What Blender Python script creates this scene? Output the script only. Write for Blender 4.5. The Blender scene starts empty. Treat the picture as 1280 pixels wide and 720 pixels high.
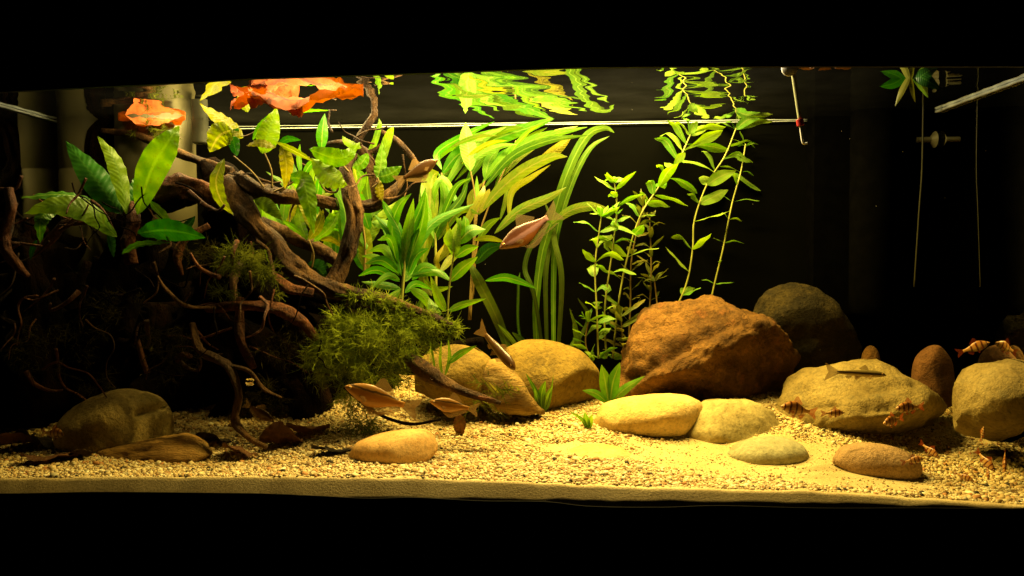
import bpy, math, random
import numpy as np
from mathutils import Vector, Matrix, noise

random.seed(7)
RNG = np.random.default_rng(11)
sc = bpy.context.scene
COL = sc.collection
R = math.radians

# ------------------------------------------------------------------ camera
F = 1000.0                      # focal length in pixels of a 1280 px wide frame
CAM = Vector((0.0, -0.77, 0.245))
cd = bpy.data.cameras.new('camera')
cd.sensor_width = 36.0
cd.lens = 36.0 * F / 1280.0
cd.clip_start = 0.02
cd.clip_end = 50
cam = bpy.data.objects.new('camera', cd)
COL.objects.link(cam)
cam.location = CAM
cam.rotation_mode = 'XYZ'
YAW, PITCH, ROLL = R(2.5), R(-2.35), R(-0.35)
ROT = Matrix.Rotation(YAW, 3, 'Z') @ Matrix.Rotation(R(90) + PITCH, 3, 'X') @ Matrix.Rotation(ROLL, 3, 'Z')
cam.rotation_euler = ROT.to_euler('XYZ')
sc.camera = cam

# ------------------------------------------------------------------ world: a dark room
w = bpy.data.worlds.new('World')
sc.world = w
w.use_nodes = True
w.node_tree.nodes['Background'].inputs[0].default_value = (0.0, 0.0, 0.0, 1)
w.node_tree.nodes['Background'].inputs[1].default_value = 0.0

# ------------------------------------------------------------------ tank measures (metres)
XL, XR, YB, ZW = -0.677, 0.523, 0.40, 0.435      # left / right glass, back glass, water level

# ------------------------------------------------------------------ lamps over the water: rear hood tube and two added fills
def area(name, loc, sx, sy, power, colr, spread=180):
    l = bpy.data.lights.new(name, 'AREA')
    l.shape = 'RECTANGLE'
    l.size, l.size_y = sx, sy
    l.energy = power
    l.color = colr
    l.spread = R(spread)
    o = bpy.data.objects.new(name, l)
    COL.objects.link(o)
    o.location = loc
    return o
WARM = (1.0, 0.80, 0.49)
area('hood_rear_tube_light', (-0.16, 0.31, ZW + 0.075), 0.78, 0.04, 11.0, WARM)
area('added_front_fill_light', (-0.22, 0.17, ZW + 0.075), 0.56, 0.04, 2.6, WARM)  # added fill that brightens the ferns and the floating orange leaf
area('added_gravel_fill_light', (0.06, 0.17, ZW + 0.15), 0.30, 0.04, 9.5, WARM)  # added fill that brightens the front gravel and the side water line

vs = sc.view_settings
vs.view_transform = 'Standard'
vs.look = 'None'
vs.exposure = 0.0
vs.gamma = 1.0
cy = sc.cycles
cy.max_bounces = 8
cy.diffuse_bounces = 1
cy.glossy_bounces = 4
cy.transmission_bounces = 4
cy.transparent_max_bounces = 24
cy.volume_bounces = 0
cy.caustics_reflective = False
cy.caustics_refractive = False
cy.sample_clamp_indirect = 3.0
cy.sample_clamp_direct = 0.0
cy.use_denoising = True

# ------------------------------------------------------------------ layout helpers
def ray(px, py):
    return ROT @ Vector(((px - 640.0) / F, (360.0 - py) / F, -1.0))
def P(px, py, y):
    d = ray(px, py)
    return CAM + d * ((y - CAM.y) / d.y)
def S(p):
    """pixels per metre at a place in the tank"""
    return F / -(ROT.transposed() @ (Vector(p) - CAM)).z
def PX(p):
    v = ROT.transposed() @ (Vector(p) - CAM)
    return 640 + F * v.x / -v.z, 360 - F * v.y / -v.z

# gravel height: level of the front edge along the glass, rising a little to the back
_fe = [(-200, 600), (0, 598), (300, 596), (560, 599), (700, 605), (850, 611), (1000, 613), (1150, 622), (1280, 631), (1480, 636)]
_fx = [P(a, b, 0.009).x for a, b in _fe]
_fz = [P(a, b, 0.009).z for a, b in _fe]
def gz(x, y):
    z = float(np.interp(x, _fx, _fz))
    ws = 0.002 + 0.30 * z
    if y < ws:
        return z * (0.05 + 0.95 * (max(y, 0) / ws) ** 0.9) + 0.0006 * math.sin(70 * x)
    t = min(max((y - 0.07) / 0.3, 0), 1)
    z += 0.045 * t * t * (3 - 2 * t)
    z += 0.006 * math.sin(9 * x + 2) * math.sin(14 * y + 1) * min(1, max(0, y - ws) * 12)
    z += 0.004 * math.sin(23 * x + 5 * y) * min(1, max(0, y - ws) * 12)
    return z
def G(px, py):
    """point where the line of sight meets the gravel"""
    for k in range(400):
        p = P(px, py, k * 0.001)
        if p.z <= gz(p.x, p.y):
            break
    return p

def catmull(pts, n):
    pts = [np.array(p, float) for p in pts]
    if len(pts) == 2:
        return [pts[0] + (pts[1] - pts[0]) * t for t in np.linspace(0, 1, n)]
    q = [2 * pts[0] - pts[1]] + pts + [2 * pts[-1] - pts[-2]]
    out = []
    m = len(pts) - 1
    for t in np.linspace(0, m, n):
        i = min(int(t), m - 1)
        u = t - i
        a, b, c, d = q[i], q[i + 1], q[i + 2], q[i + 3]
        out.append(0.5 * (2 * b + (c - a) * u + (2 * a - 5 * b + 4 * c - d) * u * u + (3 * b - a - 3 * c + d) * u ** 3))
    return out

# ------------------------------------------------------------------ object helpers
def tag(o, label=None, cat=None, group=None, kind=None):
    for k, v in (('label', label), ('category', cat), ('group', group), ('kind', kind)):
        if v:
            o[k] = v
    return o
def empty(name, loc, label, cat, group=None):
    o = bpy.data.objects.new(name, None)
    o.empty_display_size = 0.02
    COL.objects.link(o)
    o.location = loc
    return tag(o, label, cat, group)
def wloc(o):
    v = Vector((0, 0, 0))
    while o is not None:
        v += o.location
        o = o.parent
    return v
def mk(name, verts, faces, m, parent=None, origin=None, uv=None, smooth=True, local=False):
    """one mesh object; verts in world space unless local"""
    v = np.array(verts, float).reshape(-1, 3)
    off = np.zeros(3)
    if not local:
        if parent is not None:
            off = np.array(wloc(parent))
        elif origin is not None:
            off = np.array(origin)
    me = bpy.data.meshes.new(name)
    me.from_pydata((v - off).tolist(), [], faces)
    if smooth:
        me.polygons.foreach_set('use_smooth', [True] * len(me.polygons))
    if uv is not None:
        ul = me.uv_layers.new(name='UVMap')
        idx = np.zeros(len(me.loops), np.int32)
        me.loops.foreach_get('vertex_index', idx)
        ul.data.foreach_set('uv', np.array(uv, np.float32)[idx].ravel())
    if m is not None:
        me.materials.append(m)
    o = bpy.data.objects.new(name, me)
    COL.objects.link(o)
    if parent is not None:
        o.parent = parent
    elif origin is not None and not local:
        o.location = origin
    return o
def box(name, lo, hi, m, parent=None):
    x0, y0, z0 = lo
    x1, y1, z1 = hi
    v = [(x0, y0, z0), (x1, y0, z0), (x1, y1, z0), (x0, y1, z0), (x0, y0, z1), (x1, y0, z1), (x1, y1, z1), (x0, y1, z1)]
    f = [(0, 3, 2, 1), (4, 5, 6, 7), (0, 1, 5, 4), (1, 2, 6, 5), (2, 3, 7, 6), (3, 0, 4, 7)]
    return mk(name, v, f, m, parent, origin=(x0, y0, z0), smooth=False)

# ------------------------------------------------------------------ material helpers
def newmat(name):
    m = bpy.data.materials.new(name)
    m.use_nodes = True
    nt = m.node_tree
    for n in list(nt.nodes):
        nt.nodes.remove(n)
    out = nt.nodes.new('ShaderNodeOutputMaterial')
    return m, nt, out
def N(nt, t, **kw):
    n = nt.nodes.new(t)
    for k, v in kw.items():
        if k.startswith('i_'):
            key = k[2:]
            key = int(key) if key.isdigit() else key.replace('_', ' ')
            n.inputs[key].default_value = v
        else:
            setattr(n, k, v)
    return n
def ramp(nt, stops):
    r = nt.nodes.new('ShaderNodeValToRGB')
    el = r.color_ramp.elements
    while len(el) < len(stops):
        el.new(0.5)
    for e, (p, c) in zip(el, stops):
        e.position = p
        e.color = (*c, 1)
    return r
def c4(c):
    return (c[0], c[1], c[2], 1)

def stone_mat(name, cols, scale=14, bump=0.5, rough=0.8, stretch=(1, 1, 1), fine=160, blotch=None, spec=0.25):
    m, nt, out = newmat(name)
    L = nt.links.new
    tc = N(nt, 'ShaderNodeTexCoord')
    mp = N(nt, 'ShaderNodeMapping')
    mp.inputs['Scale'].default_value = stretch
    L(tc.outputs['Object'], mp.inputs[0])
    n1 = N(nt, 'ShaderNodeTexNoise', i_Scale=scale, i_Detail=8.0, i_Roughness=0.62)
    n2 = N(nt, 'ShaderNodeTexNoise', i_Scale=fine, i_Detail=5.0, i_Roughness=0.7)
    n3 = N(nt, 'ShaderNodeTexNoise', i_Scale=scale * 3.1, i_Detail=6.0, i_Roughness=0.7)
    for n in (n1, n2, n3):
        L(mp.outputs[0], n.inputs['Vector'])
    k = len(cols)
    r1 = ramp(nt, [(0.32 + 0.36 * i / (k - 1), c) for i, c in enumerate(cols)])
    L(n1.outputs['Fac'], r1.inputs[0])
    r2 = ramp(nt, [(0.30, (0.38, 0.36, 0.33)), (0.47, (0.95, 0.95, 0.95)), (0.72, (1.3, 1.22, 1.1))])
    L(n2.outputs['Fac'], r2.inputs[0])
    mx = N(nt, 'ShaderNodeMix', data_type='RGBA', blend_type='MULTIPLY')
    mx.inputs[0].default_value = 0.75
    L(r1.outputs[0], mx.inputs[6])
    L(r2.outputs[0], mx.inputs[7])
    last = mx.outputs[2]
    if blotch:
        r3 = ramp(nt, [(0.56, (0, 0, 0)), (0.66, (1, 1, 1))])
        L(n3.outputs['Fac'], r3.inputs[0])
        mb = N(nt, 'ShaderNodeMix', data_type='RGBA')
        sc_ = N(nt, 'ShaderNodeMath', operation='MULTIPLY')
        sc_.inputs[1].default_value = 0.7
        L(r3.outputs[0], sc_.inputs[0])
        L(sc_.outputs[0], mb.inputs[0])
        L(last, mb.inputs[6])
        mb.inputs[7].default_value = c4(blotch)
        last = mb.outputs[2]
    b = N(nt, 'ShaderNodeBsdfPrincipled', i_Roughness=rough)
    b.inputs['Specular IOR Level'].default_value = spec
    L(last, b.inputs['Base Color'])
    ad = N(nt, 'ShaderNodeMath', operation='MULTIPLY_ADD')
    ad.inputs[1].default_value = 2.5
    L(n3.outputs['Fac'], ad.inputs[0])
    L(n2.outputs['Fac'], ad.inputs[2])
    bp = N(nt, 'ShaderNodeBump', i_Strength=min(1.0, bump * 1.3), i_Distance=0.0038)
    L(ad.outputs[0], bp.inputs['Height'])
    L(bp.outputs[0], b.inputs['Normal'])
    L(b.outputs[0], out.inputs['Surface'])
    return m

def leaf_mat(name, base, tip, rib, trans=0.45, ribs=0.0, rough=0.38, spots=0.25):
    """leaf tissue: diffuse + light shining through, a paler midrib and side veins"""
    m, nt, out = newmat(name)
    L = nt.links.new
    tc = N(nt, 'ShaderNodeTexCoord')
    sep = N(nt, 'ShaderNodeSeparateXYZ')
    L(tc.outputs['UV'], sep.inputs[0])
    oi = N(nt, 'ShaderNodeObjectInfo')
    gr = N(nt, 'ShaderNodeMix', data_type='RGBA')
    n1 = N(nt, 'ShaderNodeTexNoise', i_Scale=70.0, i_Detail=4.0)
    L(tc.outputs['Object'], n1.inputs['Vector'])
    ad = N(nt, 'ShaderNodeMath', operation='ADD')
    sb = N(nt, 'ShaderNodeMath', operation='MULTIPLY_ADD')
    sb.inputs[1].default_value = 1.2
    sb.inputs[2].default_value = -0.85
    L(n1.outputs['Fac'], sb.inputs[0])
    L(sb.outputs[0], ad.inputs[0])
    rnd = N(nt, 'ShaderNodeMath', operation='MULTIPLY_ADD')
    rnd.inputs[1].default_value = 0.9
    L(oi.outputs['Random'], rnd.inputs[0])
    vm = N(nt, 'ShaderNodeMath', operation='MULTIPLY')
    vm.inputs[1].default_value = 0.35
    L(sep.outputs[1], vm.inputs[0])
    L(vm.outputs[0], rnd.inputs[2])
    L(rnd.outputs[0], ad.inputs[1])
    ad.use_clamp = True
    L(ad.outputs[0], gr.inputs[0])
    gr.inputs[6].default_value = c4(base)
    gr.inputs[7].default_value = c4(tip)
    # midrib
    sub = N(nt, 'ShaderNodeMath', operation='SUBTRACT')
    sub.inputs[1].default_value = 0.5
    L(sep.outputs[0], sub.inputs[0])
    ab = N(nt, 'ShaderNodeMath', operation='ABSOLUTE')
    L(sub.outputs[0], ab.inputs[0])
    rr = ramp(nt, [(0.02, (1, 1, 1)), (0.075, (0, 0, 0))])
    L(ab.outputs[0], rr.inputs[0])
    # side veins: chevrons in v + |u|
    cv = N(nt, 'ShaderNodeMath', operation='MULTIPLY_ADD')
    cv.inputs[1].default_value = -0.22
    L(ab.outputs[0], cv.inputs[0])
    L(sep.outputs[1], cv.inputs[2])
    sn = N(nt, 'ShaderNodeMath', operation='MULTIPLY')
    sn.inputs[1].default_value = 95.0
    L(cv.outputs[0], sn.inputs[0])
    si = N(nt, 'ShaderNodeMath', operation='SINE')
    L(sn.outputs[0], si.inputs[0])
    mr = N(nt, 'ShaderNodeMix', data_type='RGBA')
    fm = N(nt, 'ShaderNodeMath', operation='MULTIPLY')
    fm.inputs[1].default_value = 0.75
    L(rr.outputs[0], fm.inputs[0])
    L(fm.outputs[0], mr.inputs[0])
    L(gr.outputs[2], mr.inputs[6])
    mr.inputs[7].default_value = c4(rib)
    # brown spots and worn patches
    n2 = N(nt, 'ShaderNodeTexNoise', i_Scale=210.0, i_Detail=3.0)
    L(tc.outputs['Object'], n2.inputs['Vector'])
    r2 = ramp(nt, [(0.60, (0, 0, 0)), (0.72, (1, 1, 1))])
    L(n2.outputs['Fac'], r2.inputs[0])
    ms = N(nt, 'ShaderNodeMath', operation='MULTIPLY')
    ms.inputs[1].default_value = spots
    L(r2.outputs[0], ms.inputs[0])
    md = N(nt, 'ShaderNodeMix', data_type='RGBA')
    L(ms.outputs[0], md.inputs[0])
    L(mr.outputs[2], md.inputs[6])
    md.inputs[7].default_value = (0.09, 0.07, 0.01, 1)
    bp = N(nt, 'ShaderNodeBump', i_Strength=0.12 + ribs * 0.2, i_Distance=0.0005)
    L(si.outputs[0], bp.inputs['Height'])
    pb = N(nt, 'ShaderNodeBsdfPrincipled', i_Roughness=rough)
    pb.inputs['Specular IOR Level'].default_value = 0.35
    L(md.outputs[2], pb.inputs['Base Color'])
    L(bp.outputs[0], pb.inputs['Normal'])
    tr = N(nt, 'ShaderNodeBsdfTranslucent')
    hs = N(nt, 'ShaderNodeHueSaturation', i_Saturation=1.1, i_Value=1.2)
    L(md.outputs[2], hs.inputs['Color'])
    L(hs.outputs[0], tr.inputs[0])
    ms2 = N(nt, 'ShaderNodeMixShader')
    ms2.inputs[0].default_value = trans
    L(pb.outputs[0], ms2.inputs[1])
    L(tr.outputs[0], ms2.inputs[2])
    L(ms2.outputs[0], out.inputs['Surface'])
    return m

def plain(name, col, rough=0.5, spec=0.3, metal=0.0, var=0.25, scale=60):
    m, nt, out = newmat(name)
    L = nt.links.new
    tc = N(nt, 'ShaderNodeTexCoord')
    n1 = N(nt, 'ShaderNodeTexNoise', i_Scale=float(scale), i_Detail=5.0)
    L(tc.outputs['Object'], n1.inputs['Vector'])
    r = ramp(nt, [(0.3, tuple(c * (1 - var) for c in col)), (0.7, tuple(min(1, c * (1 + var)) for c in col))])
    L(n1.outputs['Fac'], r.inputs[0])
    b = N(nt, 'ShaderNodeBsdfPrincipled', i_Roughness=rough, i_Metallic=metal)
    b.inputs['Specular IOR Level'].default_value = spec
    L(r.outputs[0], b.inputs['Base Color'])
    L(b.outputs[0], out.inputs['Surface'])
    return m

def fresnel_mat(name, haze_film=0.0, ior=1.333):
    """boundary of water and air: clear from outside, mirror at grazing angles from within"""
    m, nt, out = newmat(name)
    L = nt.links.new
    fr = N(nt, 'ShaderNodeFresnel', i_IOR=ior)
    t = N(nt, 'ShaderNodeBsdfTransparent')
    g = N(nt, 'ShaderNodeBsdfGlossy', i_Roughness=0.0)
    g.inputs['Color'].default_value = (0.96, 0.97, 0.95, 1)
    mx = N(nt, 'ShaderNodeMixShader')
    L(fr.outputs[0], mx.inputs[0])
    L(t.outputs[0], mx.inputs[1])
    L(g.outputs[0], mx.inputs[2])
    last = mx.outputs[0]
    if haze_film:  # thin translucent layer added to give the surface a hazy glow
        tl = N(nt, 'ShaderNodeBsdfTranslucent')
        tl.inputs[0].default_value = (0.8, 0.8, 0.7, 1)
        tc = N(nt, 'ShaderNodeTexCoord')
        n1 = N(nt, 'ShaderNodeTexNoise', i_Scale=22.0, i_Detail=6.0)
        L(tc.outputs['Object'], n1.inputs['Vector'])
        r = ramp(nt, [(0.3, (haze_film * 0.6,) * 3), (0.75, (haze_film * 1.5,) * 3)])
        L(n1.outputs['Fac'], r.inputs[0])
        m2 = N(nt, 'ShaderNodeMixShader')
        L(r.outputs[0], m2.inputs[0])
        L(last, m2.inputs[1])
        L(tl.outputs[0], m2.inputs[2])
        last = m2.outputs[0]
    L(last, out.inputs['Surface'])
    return m

M = {}
M['black'] = plain('black_plastic_trim', (0.006, 0.006, 0.006), 0.6, 0.2)
M['backing'] = plain('black_backing_card', (0.0013, 0.0014, 0.001), 0.9, 0.015, var=0.3, scale=9)
M['filter_black'] = plain('black_filter_plastic', (0.0012, 0.0012, 0.0012), 0.95, 0.0)
M['filter_tan'] = plain('grey_tan_filter_plastic', (0.12, 0.113, 0.07), 0.6, 0.2, var=0.25, scale=14)
M['filter_grey'] = plain('grey_filter_head', (0.10, 0.105, 0.085), 0.5, 0.3)
M['white'] = plain('white_plastic', (0.75, 0.75, 0.68), 0.4, 0.4, var=0.05)
M['cream_tube'] = plain('yellowed_clear_tube', (0.42, 0.43, 0.22), 0.25, 0.5, var=0.1)
M['cup'] = plain('pale_rubber', (0.08, 0.078, 0.045), 0.5, 0.2)
M['air'] = plain('dull_air_line', (0.03, 0.03, 0.014), 0.4, 0.3)
M['red'] = plain('red_plastic', (0.45, 0.02, 0.02), 0.4, 0.4)
M['glint_bead'] = plain('wet_edge_glint', (0.50, 0.57, 0.60), 0.12, 1.0, var=0.3, scale=40)  # pale colour stands in for the glint of the clear meniscus
M['water_face'] = fresnel_mat('water_to_air_surface', haze_film=0.0012, ior=1.055)
M['side_glass'] = fresnel_mat('side_glass')
m, nt, out = newmat('clear_front_glass')
nt.links.new(N(nt, 'ShaderNodeBsdfTransparent', i_Color=(0.97, 0.98, 0.97, 1)).outputs[0], out.inputs['Surface'])
M['front_glass'] = m
m, nt, out = newmat('tea_tinted_water')
nt.links.new(N(nt, 'ShaderNodeVolumeAbsorption', i_Color=(0.88, 0.77, 0.0, 1), i_Density=2.1).outputs[0], out.inputs['Volume'])
M['water_body'] = m

M['wood'] = stone_mat('driftwood_bark', [(0.008, 0.0035, 0.0014), (0.034, 0.015, 0.0045), (0.095, 0.045, 0.012), (0.22, 0.118, 0.038)], 26, 1.0, 0.75, (1, 1, 0.5), 220, (0.03, 0.015, 0.006))
M['wood_red'] = stone_mat('rusty_red_wood', [(0.02, 0.006, 0.002), (0.085, 0.026, 0.008), (0.20, 0.075, 0.024)], 30, 1.0, 0.75, (1, 1, 0.6), 240, (0.03, 0.01, 0.004))
M['wood_dark_shaded'] = stone_mat('dark_shaded_wood', [(0.001, 0.0006, 0.0004), (0.003, 0.0014, 0.0007), (0.010, 0.004, 0.0016)], 22, 1.0, 0.9, (1, 1, 0.5), 200, None, 0.04)  # wood copy darkened almost to black, deep shade put into the colour

M['fern'] = leaf_mat('fern_leaf', (0.05, 0.17, 0.008), (0.24, 0.38, 0.018), (0.20, 0.36, 0.04), 0.38, 0.5, spots=0.35)
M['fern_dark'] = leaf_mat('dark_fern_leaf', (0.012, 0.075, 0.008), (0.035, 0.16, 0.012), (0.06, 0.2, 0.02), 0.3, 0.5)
M['fern_yellow'] = leaf_mat('yellowing_fern_leaf', (0.18, 0.24, 0.010), (0.38, 0.33, 0.025), (0.45, 0.42, 0.08), 0.45, 0.6, spots=0.2)
M['lime'] = leaf_mat('lime_leaf', (0.06, 0.25, 0.010), (0.22, 0.43, 0.03), (0.30, 0.46, 0.08), 0.42, 0.1, rough=0.5, spots=0.4)
M['strap'] = leaf_mat('strap_leaf', (0.045, 0.14, 0.007), (0.15, 0.25, 0.013), (0.25, 0.42, 0.05), 0.45, 0.0, spots=0.2)
M['strap_shaded'] = leaf_mat('shaded_strap_leaf', (0.025, 0.06, 0.005), (0.07, 0.11, 0.01), (0.08, 0.12, 0.02), 0.35, 0.0, spots=0.3)  # darker strap copy, shade from the upper leaves put into the colour
M['strap_olive'] = leaf_mat('olive_strap_leaf', (0.10, 0.20, 0.012), (0.30, 0.30, 0.03), (0.3, 0.3, 0.06), 0.42, 0.0, spots=0.4)
M['stemleaf'] = leaf_mat('stem_plant_leaf', (0.10, 0.27, 0.015), (0.29, 0.43, 0.04), (0.33, 0.43, 0.08), 0.42, 0.0, rough=0.5, spots=0.4)
M['stemleaf_dull'] = leaf_mat('dull_stem_plant_leaf', (0.09, 0.13, 0.012), (0.25, 0.23, 0.035), (0.26, 0.25, 0.06), 0.38, 0.0, spots=0.5)
M['stem'] = plain('plant_stem', (0.28, 0.30, 0.06), 0.5, 0.3, var=0.3)
M['stem_brown'] = plain('brown_plant_stem', (0.17, 0.12, 0.035), 0.6, 0.2, var=0.35)
M['dead_orange'] = leaf_mat('orange_dead_leaf', (0.26, 0.04, 0.005), (0.48, 0.13, 0.02), (0.10, 0.018, 0.004), 0.2, 0.3, 0.9, spots=0.55)
M['dead_brown'] = leaf_mat('brown_leaf_litter', (0.06, 0.022, 0.007), (0.16, 0.065, 0.02), (0.09, 0.035, 0.012), 0.12, 0.3, 0.7, spots=0.5)
M['dead_dark'] = leaf_mat('blackened_leaf_litter', (0.012, 0.006, 0.003), (0.035, 0.016, 0.006), (0.02, 0.01, 0.004), 0.05, 0.3, 0.7)
def moss_mat(name, a, b):
    m, nt, out = newmat(name)
    L = nt.links.new
    tc = N(nt, 'ShaderNodeTexCoord')
    n1 = N(nt, 'ShaderNodeTexNoise', i_Scale=55.0, i_Detail=3.0)
    L(tc.outputs['Object'], n1.inputs['Vector'])
    r = ramp(nt, [(0.35, a), (0.68, b)])
    L(n1.outputs['Fac'], r.inputs[0])
    d = N(nt, 'ShaderNodeBsdfDiffuse')
    t = N(nt, 'ShaderNodeBsdfTranslucent')
    L(r.outputs[0], d.inputs[0])
    L(r.outputs[0], t.inputs[0])
    mx = N(nt, 'ShaderNodeMixShader')
    mx.inputs[0].default_value = 0.4
    L(d.outputs[0], mx.inputs[1])
    L(t.outputs[0], mx.inputs[2])
    L(mx.outputs[0], out.inputs['Surface'])
    return m
M['moss'] = moss_mat('moss_threads', (0.05, 0.08, 0.006), (0.38, 0.47, 0.04))
M['moss_dull'] = moss_mat('dull_moss_threads', (0.06, 0.08, 0.008), (0.17, 0.19, 0.02))

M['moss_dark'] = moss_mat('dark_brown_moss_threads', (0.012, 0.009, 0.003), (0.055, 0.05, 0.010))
M['st_pale'] = stone_mat('pale_olive_stone', [(0.17, 0.125, 0.045), (0.29, 0.22, 0.085), (0.38, 0.30, 0.13)], 16, 0.5, 0.85, fine=240, blotch=(0.16, 0.13, 0.06))
M['st_yellow'] = stone_mat('yellow_sandstone', [(0.46, 0.31, 0.10), (0.60, 0.43, 0.17), (0.66, 0.50, 0.24)], 18, 0.35, 0.85, fine=260, blotch=(0.36, 0.26, 0.08))
M['st_cream'] = stone_mat('cream_limestone', [(0.27, 0.215, 0.09), (0.40, 0.33, 0.15), (0.48, 0.41, 0.21)], 20, 0.22, 0.85, fine=240, blotch=(0.22, 0.18, 0.07))
M['st_orange'] = stone_mat('orange_tan_stone', [(0.50, 0.28, 0.085), (0.62, 0.38, 0.14), (0.68, 0.45, 0.19)], 20, 0.15, 0.8, fine=280)
M['st_rust'] = stone_mat('rust_brown_boulder_stone', [(0.045, 0.02, 0.004), (0.12, 0.057, 0.012), (0.25, 0.125, 0.032)], 20, 0.9, 0.88, fine=190, blotch=(0.20, 0.075, 0.02))
M['st_ochre'] = stone_mat('ochre_boulder_stone', [(0.10, 0.065, 0.012), (0.19, 0.125, 0.022), (0.26, 0.18, 0.038)], 18, 0.4, 0.85, fine=220, blotch=(0.24, 0.17, 0.03))
M['st_dark'] = stone_mat('dark_olive_stone', [(0.006, 0.004, 0.0014), (0.018, 0.013, 0.004), (0.06, 0.043, 0.012)], 24, 0.9, 0.88, fine=170, blotch=(0.05, 0.035, 0.012))
M['st_grey'] = stone_mat('grey_green_stone', [(0.26, 0.24, 0.14), (0.36, 0.34, 0.21), (0.42, 0.40, 0.26)], 30, 0.3, 0.85, fine=260)
M['st_tan'] = stone_mat('reddish_tan_stone', [(0.32, 0.20, 0.10), (0.42, 0.27, 0.14), (0.50, 0.34, 0.18)], 22, 0.5, 0.85, fine=300)
M['st_red'] = stone_mat('reddish_brown_stone', [(0.07, 0.03, 0.012), (0.13, 0.058, 0.022), (0.19, 0.09, 0.036)], 26, 0.5, 0.85, fine=260)
M['st_brown'] = stone_mat('brown_slab_stone', [(0.14, 0.085, 0.02), (0.26, 0.16, 0.04), (0.42, 0.30, 0.10)], 22, 0.8, 0.85, (0.35, 1, 2.2), 200)

M['st_slab'] = stone_mat('warm_brown_slab_stone', [(0.20, 0.11, 0.03), (0.36, 0.21, 0.06), (0.52, 0.36, 0.13)], 22, 0.8, 0.85, (0.35, 1, 2.2), 200)
# gravel: one colour per grain
m, nt, out = newmat('mixed_gravel_grains')
L = nt.links.new
at = N(nt, 'ShaderNodeAttribute', attribute_name='grain')
b = N(nt, 'ShaderNodeBsdfPrincipled', i_Roughness=0.7)
b.inputs['Specular IOR Level'].default_value = 0.3
L(at.outputs['Color'], b.inputs['Base Color'])
L(b.outputs[0], out.inputs['Surface'])
M['grain'] = m
m, nt, out = newmat('fine_sand')
L = nt.links.new
tc = N(nt, 'ShaderNodeTexCoord')
n1 = N(nt, 'ShaderNodeTexNoise', i_Scale=520.0, i_Detail=6.0, i_Roughness=0.75)
n2 = N(nt, 'ShaderNodeTexNoise', i_Scale=25.0, i_Detail=4.0)
for n in (n1, n2):
    L(tc.outputs['Object'], n.inputs['Vector'])
r = ramp(nt, [(0.30, (0.08, 0.05, 0.02)), (0.37, (0.44, 0.34, 0.16)), (0.50, (0.62, 0.49, 0.25)), (0.72, (0.74, 0.62, 0.38))])
L(n1.outputs['Fac'], r.inputs[0])
mx = N(nt, 'ShaderNodeMix', data_type='RGBA', blend_type='MULTIPLY')
mx.inputs[0].default_value = 0.6
r2 = ramp(nt, [(0.35, (0.75, 0.70, 0.6)), (0.65, (1, 1, 1))])
L(n2.outputs['Fac'], r2.inputs[0])
L(r.outputs[0], mx.inputs[6])
L(r2.outputs[0], mx.inputs[7])
b = N(nt, 'ShaderNodeBsdfPrincipled', i_Roughness=0.9)
L(mx.outputs[2], b.inputs['Base Color'])
bp = N(nt, 'ShaderNodeBump', i_Strength=0.9, i_Distance=0.0012)
L(n1.outputs['Fac'], bp.inputs['Height'])
L(bp.outputs[0], b.inputs['Normal'])
L(b.outputs[0], out.inputs['Surface'])
M['sand'] = m

# ------------------------------------------------------------------ the aquarium
aq = empty('aquarium', (0, 0, 0), 'long glass aquarium with black trim and black backing', 'aquarium')
box('bottom_pane', (XL - 0.01, -0.0005, -0.012), (XR + 0.01, YB + 0.01, -0.002), M['black'], aq)
mk('front_pane', [(XL, -0.001, -0.002), (XR, -0.001, -0.002), (XR, -0.001, 0.60), (XL, -0.001, 0.60)], [(0, 1, 2, 3)], M['front_glass'], aq, smooth=False)
mk('side_pane', [(XL, -0.001, -0.002), (XL, YB, -0.002), (XL, YB, 0.60), (XL, -0.001, 0.60)], [(3, 2, 1, 0)][::1], M['side_glass'], aq, smooth=False)
mk('side_pane', [(XR, -0.001, -0.002), (XR, YB, -0.002), (XR, YB, 0.60), (XR, -0.001, 0.60)], [(0, 1, 2, 3)], M['side_glass'], aq, smooth=False)
box('back_panel', (XL - 0.01, YB + 0.002, -0.012), (XR + 0.01, YB + 0.012, 0.62), M['backing'], aq)
for o in aq.children:        # outward normals of the side glass decide what is inside
    if o.name.startswith('side_pane'):
        me = o.data
        outward = -1 if me.vertices[0].co.x < 0 else 1
        if me.polygons[0].normal.x * outward < 0:
            me.flip_normals()
def trim(name, edge_px, z_end, y0, y1):
    """black band whose inner edge follows the seam seen on the glass"""
    pts = catmull([P(a, b, y0) for a, b in edge_px], 90)
    v, f = [], []
    for p in pts:
        v += [(p[0], y0, p[2]), (p[0], y0, z_end), (p[0], y1, z_end), (p[0], y1, p[2])]
    for i in range(len(pts) - 1):
        for k in range(4):
            a, b_ = 4 * i + k, 4 * i + (k + 1) % 4
            f.append((a, b_, b_ + 4, a + 4))
    f += [(3, 2, 1, 0), tuple(4 * (len(pts) - 1) + k for k in range(4))]
    return mk(name, v, f, M['black'], aq, smooth=False)
trim('top_trim', [(-260, 124), (-80, 119), (0, 115), (60, 112), (135, 108), (240, 103), (300, 99), (420, 95), (540, 91), (650, 87), (760, 84), (980, 83), (1280, 83), (1560, 82)], 0.66, -0.008, -0.003)
trim('bottom_trim', [(-260, 618), (0, 617), (120, 615), (250, 616), (330, 617), (400, 620), (460, 623), (520, 622), (600, 626), (680, 627), (740, 633), (830, 634), (900, 632), (1020, 635), (1150, 635), (1280, 636), (1560, 637)], -0.16, -0.0042, -0.0036)

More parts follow.
